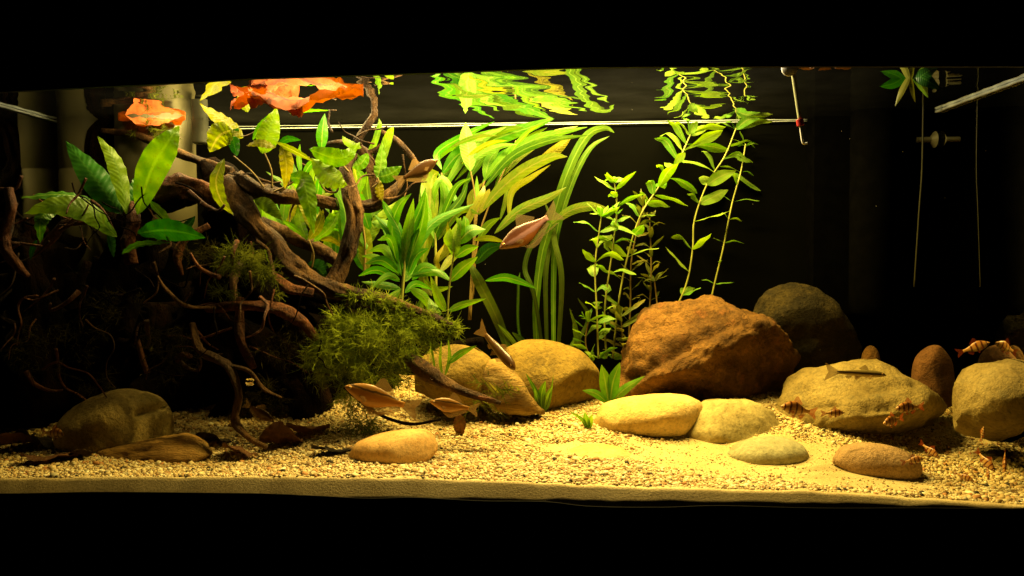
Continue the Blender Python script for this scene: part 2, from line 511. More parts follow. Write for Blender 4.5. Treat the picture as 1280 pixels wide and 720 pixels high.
# water: a tea coloured body, and its rippled upper face
box('water', (XL + 0.0005, 0.0005, -0.0015), (XR - 0.0005, YB - 0.0005, ZW - 0.0005), M['water_body'])
tag(bpy.data.objects['water'], 'clear tea tinted water filling the aquarium', 'water', kind='stuff')
nx, ny = 240, 90
v, f = [], []
for j in range(ny + 1):
    for i in range(nx + 1):
        x = XL + (XR - XL) * i / nx
        y = YB * j / ny
        e = min(1, min(x - XL, XR - x, y + 0.02, YB - y) / 0.02)
        h = noise.noise(Vector((x * 7, y * 9, 1.3))) * 0.0011 + noise.noise(Vector((x * 24, y * 34, 4.7))) * 0.00045 + noise.noise(Vector((x * 55, y * 80, 9.7))) * 0.00008
        v.append((x, y, ZW + h * max(e, 0.15)))
for j in range(ny):
    for i in range(nx):
        a = j * (nx + 1) + i
        f.append((a, a + 1, a + nx + 2, a + nx + 1))
tag(mk('water_surface', v, f, M['water_face'], origin=(XL, 0, ZW)), 'rippled mirror like water surface seen from below', 'water', kind='structure')

# wet line where the surface climbs the glass, its glint painted pale
def tube(pts, rad, nseg=8, n=None, bark=0.0, seed=0, freq=60.0, cap=True):
    n = n or max(6, len(pts) * 6)
    c = catmull(pts, n)
    rr = np.interp(np.linspace(0, 1, n), np.linspace(0, 1, len(rad)), rad)
    v, f, uv = [], [], []
    up = Vector((0.31, 0.83, 0.46)).normalized()
    ln = 0.0
    for i in range(n):
        p = Vector(c[i])
        t = (Vector(c[min(i + 1, n - 1)]) - Vector(c[max(i - 1, 0)])).normalized()
        a = t.cross(up)
        if a.length < 1e-4:
            a = t.cross(Vector((1, 0, 0)))
        a.normalize()
        b_ = t.cross(a).normalized()
        up = b_ if i else up
        up = a.cross(t).normalized()
        if i:
            ln += (p - Vector(c[i - 1])).length
        for k in range(nseg):
            th = 2 * math.pi * k / nseg
            d = a * math.cos(th) + up * math.sin(th)
            r_ = rr[i]
            if bark:
                q = p * freq + Vector((seed * 3.7, seed * 1.3, 0))
                e_ = Vector((0, 0, 1)) * (ln * 28 + seed * 7.3)
                r_ *= 1 + bark * (0.45 * noise.noise(q * 0.3) + 0.75 * noise.noise(d * 1.5 + e_ * 0.8) + 0.55 * noise.noise(d * 3.6 + e_) + 0.3 * noise.noise(d * 7 + e_ * 2.2))
            v.append(p + d * r_)
            uv.append((k / nseg, ln * 20))
    for i in range(n - 1):
        for k in range(nseg):
            a0, b0 = i * nseg + k, i * nseg + (k + 1) % nseg
            f.append((a0, b0, b0 + nseg, a0 + nseg))
    if cap:
        f.append(tuple(range(nseg - 1, -1, -1)))
        f.append(tuple((n - 1) * nseg + k for k in range(nseg)))
    return v, f, uv
def wet_edge(a, b, r):
    pts = []
    for i in range(40):
        t = i / 39
        p = Vector(a).lerp(Vector(b), t)
        pts.append(p + Vector((0, 0, noise.noise(p * 40) * 0.0006)))
    rad = [r * (1 + 0.35 * noise.noise(Vector((i * 0.9, r * 999, 0)))) for i in range(40)]
    v_, f_, _ = tube(pts, rad, 6, 120)
    return v_, f_
FB = 0.372      # right end of the back edge that is open to view (the black corner chamber begins here)
for a, b_, r in (((XL, YB - 0.003, ZW - 0.002), (FB, YB - 0.002, ZW - 0.0012), 0.0007), ((XL + 0.003, 0.0, ZW - 0.002), (XL + 0.003, YB, ZW - 0.002), 0.0017), ((XR - 0.003, 0.0, ZW - 0.002), (XR - 0.003, YB - 0.07, ZW - 0.002), 0.0022)):
    v, f = wet_edge(a, b_, r)
    mk('water_line', v, f, M['glint_bead'], bpy.data.objects['water_surface'])

# ------------------------------------------------------------------ gravel bed
xs = np.linspace(XL, XR, 260)
ys = np.concatenate([np.linspace(0.0015, 0.05, 40), np.linspace(0.054, YB, 80)])
v, f = [], []
for y in ys:
    for x in xs:
        v.append((x, y, gz(x, y) + 0.0012 * noise.noise(Vector((x * 45, y * 45, 0)))))
nx = len(xs)
for j in range(len(ys) - 1):
    for i in range(nx - 1):
        a = j * nx + i
        f.append((a, a + 1, a + nx + 1, a + nx))
k0 = len(v)
for x in xs:
    v.append((x, 0.0015, -0.002))
for i in range(nx - 1):
    f.append((k0 + i, k0 + i + 1, i + 1, i))
bed = tag(mk('gravel_bed', v, f, M['sand'], origin=(0, 0, 0)), 'pale sand and gravel bed along the tank floor', 'gravel', kind='structure')

ICO = None
def ico(sub):
    t = (1 + 5 ** 0.5) / 2
    vv = [(-1, t, 0), (1, t, 0), (-1, -t, 0), (1, -t, 0), (0, -1, t), (0, 1, t), (0, -1, -t), (0, 1, -t), (t, 0, -1), (t, 0, 1), (-t, 0, -1), (-t, 0, 1)]
    ff = [(0, 11, 5), (0, 5, 1), (0, 1, 7), (0, 7, 10), (0, 10, 11), (1, 5, 9), (5, 11, 4), (11, 10, 2), (10, 7, 6), (7, 1, 8), (3, 9, 4), (3, 4, 2), (3, 2, 6), (3, 6, 8), (3, 8, 9), (4, 9, 5), (2, 4, 11), (6, 2, 10), (8, 6, 7), (9, 8, 1)]
    vv = [Vector(q).normalized() for q in vv]
    for _ in range(sub):
        cache, nf = {}, []
        def mid(a, b):
            k = (min(a, b), max(a, b))
            if k not in cache:
                cache[k] = len(vv)
                vv.append(((vv[a] + vv[b]) / 2).normalized())
            return cache[k]
        for a, b, c in ff:
            x, y, z = mid(a, b), mid(b, c), mid(c, a)
            nf += [(a, x, z), (b, y, x), (c, z, y), (x, y, z)]
        ff = nf
    return np.array([list(q) for q in vv]), np.array(ff)
# where the sand lies bare and fine (few, small grains)
SANDS = [(*G(930, 572).xy, 0.15, 0.060), (*G(735, 562).xy, 0.06, 0.03), (*G(1080, 600).xy, 0.10, 0.04)]
def sandiness(x, y):
    s = np.zeros_like(x)
    for cx, cyy, rx, ry in SANDS:
        d = ((x - cx) / rx) ** 2 + ((y - cyy) / ry) ** 2
        s = np.maximum(s, np.clip(1.6 - d * 1.3, 0, 1))
    return s
PAL = np.array([(0.62, 0.49, 0.26), (0.70, 0.58, 0.34), (0.52, 0.37, 0.17), (0.36, 0.23, 0.09), (0.80, 0.72, 0.52), (0.20, 0.12, 0.05), (0.045, 0.035, 0.02), (0.45, 0.40, 0.26), (0.46, 0.22, 0.08)])
PW = np.array([0.25, 0.20, 0.17, 0.10, 0.07, 0.06, 0.05, 0.06, 0.04])
def grains(name, pos, rad, parent, dark=1.0):
    n = len(pos)
    bv, bf = ico(0)
    ang = RNG.normal(size=(n, 4))
    ang /= np.linalg.norm(ang, axis=1)[:, None]
    w_, x, y, z = ang.T
    rot = np.stack([1 - 2 * (y * y + z * z), 2 * (x * y - z * w_), 2 * (x * z + y * w_), 2 * (x * y + z * w_), 1 - 2 * (x * x + z * z), 2 * (y * z - x * w_), 2 * (x * z - y * w_), 2 * (y * z + x * w_), 1 - 2 * (x * x + y * y)], 1).reshape(n, 3, 3)
    scl = RNG.uniform(0.6, 1.35, (n, 1, 3)) * rad[:, None, None]
    jit = RNG.uniform(0.82, 1.18, (n, 12, 1))
    vv = np.einsum('nij,nkj->nki', rot, bv[None] * scl * jit) * np.array([1, 1, 0.8]) + pos[:, None, :]
    ff = (bf[None] + (np.arange(n) * 12)[:, None, None]).reshape(-1, 3)
    me = bpy.data.meshes.new(name)
    me.vertices.add(n * 12)
    me.vertices.foreach_set('co', vv.reshape(-1).astype(np.float32))
    nf = len(ff)
    me.loops.add(nf * 3)
    me.loops.foreach_set('vertex_index', ff.reshape(-1).astype(np.int32))
    me.polygons.add(nf)
    me.polygons.foreach_set('loop_start', np.arange(0, nf * 3, 3, dtype=np.int32))
    me.update(calc_edges=True)
    me.polygons.foreach_set('use_smooth', np.ones(nf, bool))
    col = PAL[RNG.choice(len(PAL), n, p=PW / PW.sum())] * RNG.uniform(0.8, 1.12, (n, 1)) * dark
    at_ = me.color_attributes.new('grain', 'FLOAT_COLOR', 'POINT')
    c = np.ones((n, 12, 4), np.float32)
    c[:, :, :3] = np.clip(col, 0, 0.85)[:, None, :]
    at_.data.foreach_set('color', c.reshape(-1))
    me.materials.append(M['grain'])
    o = bpy.data.objects.new(name, me)
    COL.objects.link(o)
    o.parent = parent
    tag(o, kind='stuff')
    return o
n = 84000
x = RNG.uniform(XL + 0.002, XR - 0.002, n)
y = RNG.beta(1.0, 1.45, n) * (YB - 0.01) + 0.003
s = sandiness(x, y)
keep = (RNG.random(n) > s * 0.80) & (y > 0.011)
x, y, s = x[keep], y[keep], s[keep]
rad = np.clip(RNG.lognormal(math.log(0.00122), 0.40, len(x)), 0.0005, 0.0042) * (1 - 0.5 * s)
coarse = np.clip((x - 0.33) / 0.1, 0, 1) * np.clip(1 - y / 0.2, 0, 1)
rad *= 1 + 0.35 * coarse
rad *= np.clip(0.45 + y / 0.035, 0.45, 1)
z = np.array([gz(a, b) for a, b in zip(x, y)]) + rad * 0.25
grains('grain_cover', np.stack([x, y, z], 1), rad, bed)
# ------------------------------------------------------------------ stones
def stone(name, label, top, bot, yc, ry, m, seed=0, amp=0.0035, freq=18.0, box_=0.85, cat='stone', group=None, cols=44, rows=34, lean=0.0, grooves=(), rough2=0.25, planes=(), facets=0):
    """solid stone swept along its length: outline heights on its mid plane, rounded section with depth ry"""
    tp = sorted(top)
    bp_ = sorted(bot)
    x0, x1 = tp[0][0], tp[-1][0]
    us = 0.5 - 0.5 * np.cos(np.linspace(0, math.pi, cols))
    tx = [a for a, _ in tp]
    tz = [b for _, b in tp]
    bx_ = [a for a, _ in bp_]
    bz = [b for _, b in bp_]
    def smooth(xx, X, Z):
        # Catmull-Rom interpolation over the listed heights
        i = int(np.clip(np.searchsorted(X, xx) - 1, 0, len(X) - 2))
        t = (xx - X[i]) / max(X[i + 1] - X[i], 1e-6)
        p0, p1, p2, p3 = Z[max(i - 1, 0)], Z[i], Z[i + 1], Z[min(i + 2, len(Z) - 1)]
        t = min(max(t, 0), 1)
        return 0.5 * (2 * p1 + (p2 - p0) * t + (2 * p0 - 5 * p1 + 4 * p2 - p3) * t * t + (3 * p1 - p0 - 3 * p2 + p3) * t ** 3)
    hs = []
    for u in us:
        px = x0 + (x1 - x0) * u
        zt_, zb_ = smooth(px, tx, tz), smooth(px, bx_, bz)
        a = P(px, zt_, yc)
        c = P(px, zb_, yc)
        hs.append((a.x, (a.z + c.z) / 2, max((a.z - c.z) / 2, 0.0004)))
    hm = max(h for _, _, h in hs)
    v, f = [], []
    for i, (X, cz, h) in enumerate(hs):
        u = us[i]
        e = max(0.02, (1 - abs(2 * u - 1) ** 2.6)) ** 0.5
        wd = ry * min(1, e) * (0.45 + 0.55 * (h / hm) ** 0.5)
        for k in range(rows):
            th = 2 * math.pi * k / rows
            c, s_ = math.cos(th), math.sin(th)
            yy = wd * math.copysign(abs(c) ** box_, c)
            zz = h * math.copysign(abs(s_) ** box_, s_)
            v.append(Vector((X, yc + yy + lean * zz, cz + zz)))
    ctr = Vector((sum(p.x for p in v) / len(v), yc, sum(p.z for p in v) / len(v)))
    ext = Vector(((hs[-1][0] - hs[0][0]) / 2, ry, hm))
    rnd = random.Random(seed * 17 + 3)
    pl = [(Vector(n_).normalized(), d_) for n_, d_ in planes]
    hard = list(pl)
    for _ in range(facets):
        n_ = Vector((rnd.uniform(-1, 1), rnd.uniform(-1, -.35), rnd.uniform(-.5, .9))).normalized()
        pl.append((n_, rnd.uniform(.72, .9)))
    out_ = []
    for p in v:
        q = Vector(((p.x - ctr.x) / ext.x, (p.y - ctr.y) / ext.y, (p.z - ctr.z) / ext.z))
        for n_, d_ in pl:
            over = q.dot(n_) - d_
            if over > 0:
                q = q - n_ * over * (0.74 if (n_, d_) in hard else 0.5)
        p = Vector((ctr.x + q.x * ext.x, ctr.y + q.y * ext.y, ctr.z + q.z * ext.z))
        d = (p - ctr)
        d.normalize()
        q = p * freq + Vector((seed * 5.1, seed * 2.3, seed * 0.7))
        rg = 1 - abs(noise.noise(q * 1.7)) * 2
        dd = amp * (noise.noise(q) + 0.45 * rg * (rough2 > .3) + 0.5 * noise.noise(q * 2.1) + rough2 * noise.noise(q * 4.7) + rough2 * 0.5 * noise.noise(q * 11) + rough2 * 0.25 * noise.noise(q * 23))
        for (ga, gb, gw, gd) in grooves:
            A, B = P(*ga, yc), P(*gb, yc)
            ab = Vector((B.x - A.x, B.z - A.z))
            ap = Vector((p.x - A.x, p.z - A.z))
            t = min(max(ap.dot(ab) / ab.length_squared, 0), 1)
            dist = (ap - ab * t).length
            if p.y < yc + 0.3 * ry:
                dd -= gd * math.exp(-(dist / gw) ** 2)
        pv = p + d * dd
        pv.x = min(pv.x, XR - 0.0008)
        pv.y = min(pv.y, YB - 0.001)
        out_.append(pv)
    for i in range(cols - 1):
        for k in range(rows):
            a, b_ = i * rows + k, i * rows + (k + 1) % rows
            f.append((a, a + rows, b_ + rows, b_))
    f.append(tuple(range(rows)))
    f.append(tuple((cols - 1) * rows + k for k in range(rows - 1, -1, -1)))
    base = Vector((ctr.x, yc, min(p.z for p in out_)))
    return tag(mk(name, out_, f, m, origin=base), label, cat, group)

def yat(px, py, back):
    return G(px, py).y + back
stone('boulder', 'dim olive tan boulder beside the driftwood roots, behind a flat slab',
      [(70, 548), (85, 520), (110, 500), (150, 488), (185, 493), (206, 508), (217, 535)], [(70, 556), (95, 572), (150, 578), (200, 572), (217, 556)], yat(140, 568, 0.045), 0.05, M['st_pale'], 1, 0.004, 14, facets=3, grooves=(((188, 510), (220, 507), 0.004, 0.010),), cols=60, rows=44, planes=(((.9, -.3, -.1), .72),))
stone('flat_stone', 'long flat brown slab lying on gravel before the olive tan boulder',
      [(119, 566), (123, 562), (150, 557), (200, 549), (240, 543), (258, 543), (263, 547)], [(119, 575), (124, 580), (150, 583), (200, 582), (245, 577), (263, 570)], yat(190, 578, 0.02), 0.022, M['st_slab'], 2, 0.003, 30, 0.6, cols=60, rows=40, facets=5, rough2=.45, grooves=(((150, 566), (235, 553), 0.004, 0.003),))
stone('pebble_stone', 'smooth orange tan oval stone alone on open gravel',
      [(436, 566), (445, 553), (465, 545), (500, 539), (530, 538), (543, 545), (547, 556)], [(436, 572), (455, 581), (500, 583), (535, 578), (547, 564)], yat(490, 580, 0.026), 0.03, M['st_orange'], 3, 0.0015, 20, facets=1, cols=56, rows=40)
stone('boulder', 'ochre rock half hidden behind the hanging moss clump',
      [(518, 462), (530, 442), (555, 430), (590, 433), (612, 447), (625, 470)], [(518, 490), (560, 505), (600, 505), (625, 495)], 0.245, 0.05, M['st_ochre'], 4, 0.003, 14, facets=4)
stone('boulder', 'rounded ochre yellow boulder with the slender dark fish above its side',
      [(618, 468), (630, 436), (660, 424), (700, 428), (728, 440), (748, 462), (757, 490)], [(618, 500), (650, 520), (700, 524), (740, 518), (757, 505)], yat(700, 516, 0.048), 0.055, M['st_ochre'], 5, 0.004, 11, facets=2, cols=60, rows=44, planes=(((.7, -.6, -.4), .6),))
stone('slab_stone', 'sloping brown slab leaning against the ochre yellow boulder',
      [(596, 462), (612, 446), (630, 452), (650, 475), (668, 500), (680, 512)], [(596, 485), (615, 508), (645, 518), (680, 517)], yat(640, 516, -0.022), 0.024, M['st_brown'], 6, 0.003, 24, 0.7, facets=5, rough2=.4)
stone('boulder', 'largest rust orange boulder with a diagonal ridge',
      [(766, 478), (782, 448), (795, 412), (815, 393), (850, 382), (895, 374), (925, 384), (960, 398), (985, 425), (1002, 455), (1010, 485)],
      [(766, 495), (800, 515), (860, 528), (940, 528), (990, 518), (1010, 505)], 0.298, 0.085, M['st_rust'], 7, 0.008, 12, 0.8, cols=110, rows=90, lean=0.1, facets=3, planes=(((.55, -.72, -.42), .22), ((.1, -.75, -.7), .42), ((-.35, -.75, .6), .80)),
      grooves=(((778, 470), (850, 428), 0.006, 0.011), ((850, 428), (905, 398), 0.006, 0.007)), rough2=0.75)
stone('boulder', 'dark olive boulder behind the largest rust orange boulder',
      [(934, 400), (950, 372), (985, 357), (1015, 360), (1045, 378), (1065, 405), (1080, 440)], [(934, 460), (980, 485), (1040, 490), (1080, 475)], 0.345, 0.05, M['st_dark'], 8, 0.005, 13, cols=70, rows=54, rough2=0.4, facets=3, planes=(((.15, -.8, -.6), .02),))
stone('oval_stone', 'smooth yellow oval stone in front of the largest boulder',
      [(742, 523), (755, 505), (790, 496), (830, 493), (860, 495), (876, 502), (880, 512)], [(742, 534), (765, 548), (800, 551), (850, 543), (880, 524)], yat(800, 547, 0.035), 0.04, M['st_yellow'], 9, 0.002, 16, 0.8, facets=2, cols=60, rows=44, grooves=(((805, 535), (850, 520), 0.003, 0.0015),))
stone('angular_stone', 'pale cream angular stone between yellow oval and grey green flat stones',
      [(848, 546), (862, 525), (885, 503), (910, 499), (945, 504), (968, 516), (984, 540)], [(848, 556), (880, 560), (940, 556), (984, 552)], yat(910, 554, 0.04), 0.042, M['st_cream'], 10, 0.004, 22, 0.75, rough2=0.35, cols=70, rows=50, facets=4, planes=(((.45, -.75, .35), .60),))
stone('flat_stone', 'grey green flat oval stone sunk into pale sand',
      [(909, 566), (925, 555), (950, 549), (980, 548), (1003, 556), (1012, 570)], [(909, 574), (930, 582), (965, 585), (1000, 581), (1012, 576)], yat(960, 580, 0.03), 0.034, M['st_grey'], 11, 0.001, 20)
stone('oval_stone', 'smooth reddish tan oval stone beside the coarse gravel',
      [(1042, 572), (1055, 560), (1085, 555), (1120, 559), (1145, 570), (1152, 582)], [(1042, 580), (1065, 596), (1110, 602), (1140, 599), (1152, 592)], yat(1100, 597, 0.026), 0.03, M['st_tan'], 12, 0.001, 20)
stone('broad_stone', 'broad pale olive rock with a slender fish lying on its top',
      [(974, 508), (990, 487), (1020, 467), (1060, 458), (1105, 457), (1130, 468), (1160, 492), (1182, 520), (1194, 545)],
      [(974, 530), (1000, 545), (1060, 562), (1130, 566), (1194, 556)], yat(1085, 556, 0.065), 0.075, M['st_pale'], 13, 0.006, 15, 0.68, cols=90, rows=70, rough2=0.5, facets=4, planes=(((0, -.66, -.75), .32), ((.6, -.5, -.6), .45), ((-.3, -.7, .7), .8)),
      grooves=(((1072, 482), (1128, 474), 0.003, 0.005), ((1000, 506), (1030, 500), 0.003, 0.004), ((1060, 503), (1085, 500), 0.004, 0.006), ((1150, 520), (1175, 525), 0.006, 0.007)))
stone('broad_stone', 'pale olive rock pressed against the side glass, mirrored in it',
      [(1200, 512), (1207, 478), (1224, 460), (1255, 455), (1300, 456), (1340, 470)], [(1200, 532), (1215, 552), (1250, 562), (1300, 566), (1340, 560)], 0.135, 0.055, M['st_pale'], 17, 0.004, 18, 0.55, rough2=0.5, cols=70, rows=56, facets=2, planes=(((-.15, -.62, -.75), .25),))
stone('standing_stone', 'upright reddish brown stone against the side glass',
      [(1140, 490), (1146, 450), (1160, 434), (1175, 432), (1187, 450), (1193, 490)], [(1140, 508), (1165, 515), (1193, 508)], 0.25, 0.022, M['st_red'], 14, 0.002, 25, facets=5)
stone('small_stone', 'small orange stone peeping out behind broad pale olive rock',
      [(1076, 458), (1080, 440), (1088, 432), (1096, 438), (1101, 458)], [(1076, 490), (1088, 495), (1101, 490)], 0.31, 0.016, M['st_rust'], 15, 0.001, 25)
stone('buried_stone', 'flat yellow stone almost buried flush with the gravel',
      [(684, 568), (710, 561), (745, 558), (775, 561), (792, 568)], [(684, 572), (730, 578), (792, 573)], yat(740, 570, 0.025), 0.034, M['st_yellow'], 16, 0.001, 20)

# ------------------------------------------------------------------ driftwood
def wood(parent, name, pts, m='wood', bark=0.34, nseg=14, seed=0, dense=9, freq=70):
    c = [P(a, b, y) for a, b, y, r_ in pts]
    rad = [r_ / S(p) for p, (a, b, y, r_) in zip(c, pts)]
    n = len(pts) * dense
    v, f, uv = tube(c, rad, nseg, n, bark, seed, freq)
    return mk(name, v, f, M[m], parent, uv=uv)
g0 = G(225, 560)
dw = empty('driftwood', (g0.x, 0.24, gz(g0.x, 0.24)), 'tangled brown driftwood stump with branches reaching the surface', 'driftwood')
wood(dw, 'trunk', [(262, 205, .25, 14), (285, 240, .24, 26), (292, 300, .25, 34), (280, 370, .26, 40), (255, 450, .27, 50), (230, 530, .28, 62), (215, 580, .28, 70)], 'wood_dark_shaded', 0.45, 26, 1, 14, 40)
W = [
 ('wood_dark_shaded', [(255, 235, .24, 13), (215, 245, .22, 15), (178, 262, .2, 15), (155, 310, .2, 20), (140, 380, .22, 26), (120, 460, .24, 30), (110, 560, .26, 34)]),
 ('wood', [(282, 225, .215, 13), (304, 265, .2, 14), (338, 300, .19, 14), (372, 338, .18, 14), (420, 363, .17, 12), (480, 378, .17, 11), (530, 394, .17, 9), (574, 414, .17, 5)]),
 ('wood', [(325, 278, .23, 10), (368, 297, .24, 10), (410, 318, .24, 9), (430, 338, .23, 7)]),
 ('wood', [(412, 362, .2, 13), (434, 318, .2, 13), (444, 278, .2, 13), (438, 242, .2, 11), (432, 212, .21, 8), (442, 192, .22, 6)]),
 ('wood', [(296, 222, .22, 12), (328, 240, .2, 12), (360, 246, .2, 10), (395, 250, .22, 7), (430, 257, .24, 7), (465, 257, .24, 8), (490, 241, .24, 7), (506, 222, .25, 4)]),
 ('wood', [(474, 256, .24, 9), (466, 218, .24, 8), (459, 194, .25, 8), (447, 180, .25, 7), (459, 158, .25, 6), (468, 140, .255, 5), (462, 118, .26, 4)]),
 ('wood', [(468, 160, .255, 3), (496, 176, .26, 4), (514, 195, .26, 4), (522, 208, .26, 3)]),
 ('wood', [(400, 182, .24, 2), (420, 178, .245, 3), (440, 182, .25, 5), (462, 190, .25, 4), (490, 170, .25, 1.5)]),
 ('wood', [(128, 163, .3, 4), (176, 170, .28, 6), (216, 188, .26, 6), (250, 201, .24, 7), (290, 216, .23, 9)]),
 ('wood_dark_shaded', [(142, 138, .31, 4), (122, 165, .31, 9), (118, 212, .31, 10), (130, 262, .29, 11), (160, 300, .27, 12)]),
 ('wood_red', [(118, 275, .16, 5), (84, 279, .15, 5), (62, 300, .15, 5), (38, 323, .15, 2.5)]),
 ('wood', [(197, 345, .12, 1.6), (208, 362, .12, 2.4), (232, 382, .12, 2.8), (270, 385, .13, 2)]),
 ('wood', [(228, 381, .12, 1.6), (234, 372, .12, 1.2), (238, 366, .12, .8)]),
 ('wood_red', [(258, 386, .15, 4), (310, 382, .14, 6), (350, 387, .14, 7), (378, 403, .14, 7), (396, 424, .15, 5)]),
 ('wood_red', [(300, 372, .16, 5), (300, 420, .15, 5), (318, 460, .14, 4)]),
 ('wood', [(240, 404, .13, 4), (250, 436, .12, 6), (284, 456, .11, 6), (298, 490, .11, 6), (294, 525, .11, 6), (310, 546, .1, 5), (334, 560, .1, 3)]),
 ('wood', [(285, 456, .11, 3.4), (312, 464, .11, 2.8), (330, 486, .11, 2.6), (352, 497, .11, 1.4)]),
 ('wood_red', [(172, 425, .16, 2.5), (178, 448, .155, 3.2), (184, 466, .15, 3.2)]),
 ('wood_red', [(222, 452, .16, 3), (228, 443, .15, 3), (240, 446, .15, 2)]),
 ('wood_red', [(342, 346, .17, 5), (364, 360, .16, 6), (392, 366, .16, 5)]),
 ('wood_red', [(262, 282, .17, 3), (232, 300, .16, 4), (222, 320, .16, 5), (228, 344, .16, 2)]),
 ('wood_red', [(195, 246, .19, 9), (220, 233, .19, 12), (250, 238, .2, 13), (282, 252, .21, 10)]),
 ('wood_red', [(236, 240, .17, 3), (250, 252, .165, 3), (262, 262, .165, 2)]),
 ('wood_red', [(165, 255, .18, 5), (168, 275, .17, 8), (160, 300, .17, 9), (165, 330, .17, 8)]),
 ('wood', [(300, 330, .2, 6), (292, 352, .18, 5), (296, 385, .17, 4)]),
 ('wood_red', [(10, 235, .1, 5), (14, 262, .1, 6), (4, 300, .1, 6), (20, 330, .1, 5), (35, 345, .1, 3)]),
 ('wood_dark_shaded', [(20, 300, .2, 14), (40, 360, .2, 20), (60, 450, .21, 28), (60, 560, .22, 34)]),
 ('wood_dark_shaded', [(300, 330, .25, 16), (340, 395, .27, 30), (380, 450, .29, 48), (400, 540, .30, 60)]),  # this mass and the next two are built up to shade the gravel
 ('wood_dark_shaded', [(270, 400, .20, 14), (320, 430, .21, 22), (370, 470, .22, 24), (395, 535, .22, 22)]),
 ('wood_dark_shaded', [(330, 400, .31, 20), (400, 420, .32, 30), (450, 450, .33, 34), (490, 530, .33, 36)]),
 ('wood_dark_shaded', [(60, 300, .28, 20), (40, 400, .30, 36), (30, 560, .31, 48)]),
]
for i, (mm, pts) in enumerate(W):
    pts = [(a, b_, d_, q_ * (0.82 if mm == 'wood' else 1)) for a, b_, d_, q_ in pts]
    wood(dw, 'branch', pts, mm, 0.6, 26 if max(p[3] for p in pts) > 9 else 14, i + 3, 14, 70)
rw = random.Random(23)
def wander(x, y, dep, n, step, lean, sag):
    """(px, py, depth, radius) walk of a twig or root"""
    a = lean
    out_ = []
    for k in range(n):
        out_.append((x, y, dep))
        a += rw.gauss(0, .55)
        x += step * math.sin(a) * rw.uniform(.7, 1.3)
        y += step * math.cos(a) * rw.uniform(.5, 1.2) + sag
        dep += rw.uniform(-.012, .012)
        y = min(y, 560)
    return out_
for k in range(46):      # black tangle added to block light from behind the stump
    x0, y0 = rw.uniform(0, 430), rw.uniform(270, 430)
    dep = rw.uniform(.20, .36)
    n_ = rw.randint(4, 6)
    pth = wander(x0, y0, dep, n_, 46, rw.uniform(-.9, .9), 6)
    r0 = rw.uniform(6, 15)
    wood(dw, 'root', [(a, b_, d_, r0 * (1 - .5 * i / n_)) for i, (a, b_, d_) in enumerate(pth)], 'wood_dark_shaded', .5, 10, 60 + k, 6, 60)
for k in range(74):      # fine roots and twigs
    x0, y0 = rw.uniform(10, 410), rw.uniform(215, 470)
    if x0 > 330 and y0 < 330:
        continue
    dep = rw.uniform(.10, .17)
    n_ = rw.randint(4, 7)
    pth = wander(x0, y0, dep, n_, rw.uniform(9, 20), rw.uniform(-1.4, 1.4), 2)
    r0 = rw.choice([1.0, 1.3, 1.7, 2.2, 3.2])
    wood(dw, 'root', [(a, b_, d_, r0 * (1 - .7 * i / n_)) for i, (a, b_, d_) in enumerate(pth)], rw.choice(['wood', 'wood_red', 'wood_red', 'wood_dark_shaded']), .4, 7, 120 + k, 6, 90)
for k in range(16):      # twigs among the fern leaves
    x0, y0 = rw.uniform(290, 520), rw.uniform(160, 250)
    pth = wander(x0, y0, rw.uniform(.2, .25), 5, 13, rw.uniform(0, 6.28), 0)
    wood(dw, 'root', [(a, max(b_, 138), d_, 1.5 * (1 - .6 * i / 5)) for i, (a, b_, d_) in enumerate(pth)], 'wood', .4, 6, 210 + k, 6, 90)
sk = empty('driftwood_stick', P(515, 452, .14), 'dark brown stick with frayed orange edge lying before the ochre rocks', 'driftwood')
wood(sk, 'stick', [(508, 446, .15, 7), (530, 462, .14, 9), (556, 478, .13, 8), (585, 491, .12, 6), (626, 504, .12, 2)], 'wood', 0.5, 14, 41)
wood(sk, 'splinter', [(560, 482, .125, 3), (590, 494, .118, 3), (620, 500, .115, 1.2)], 'wood_red', 0.4, 8, 42)
sk = empty('twig', P(432, 484, .1), 'thin black bent twig under the fish beside the moss clump', 'twig')
wood(sk, 'shoot', [(430, 484, .1, 1.8), (452, 503, .1, 2), (478, 520, .1, 2), (515, 530, .1, 2), (552, 524, .1, 1.2)], 'wood_dark_shaded', 0.3, 8, 43)

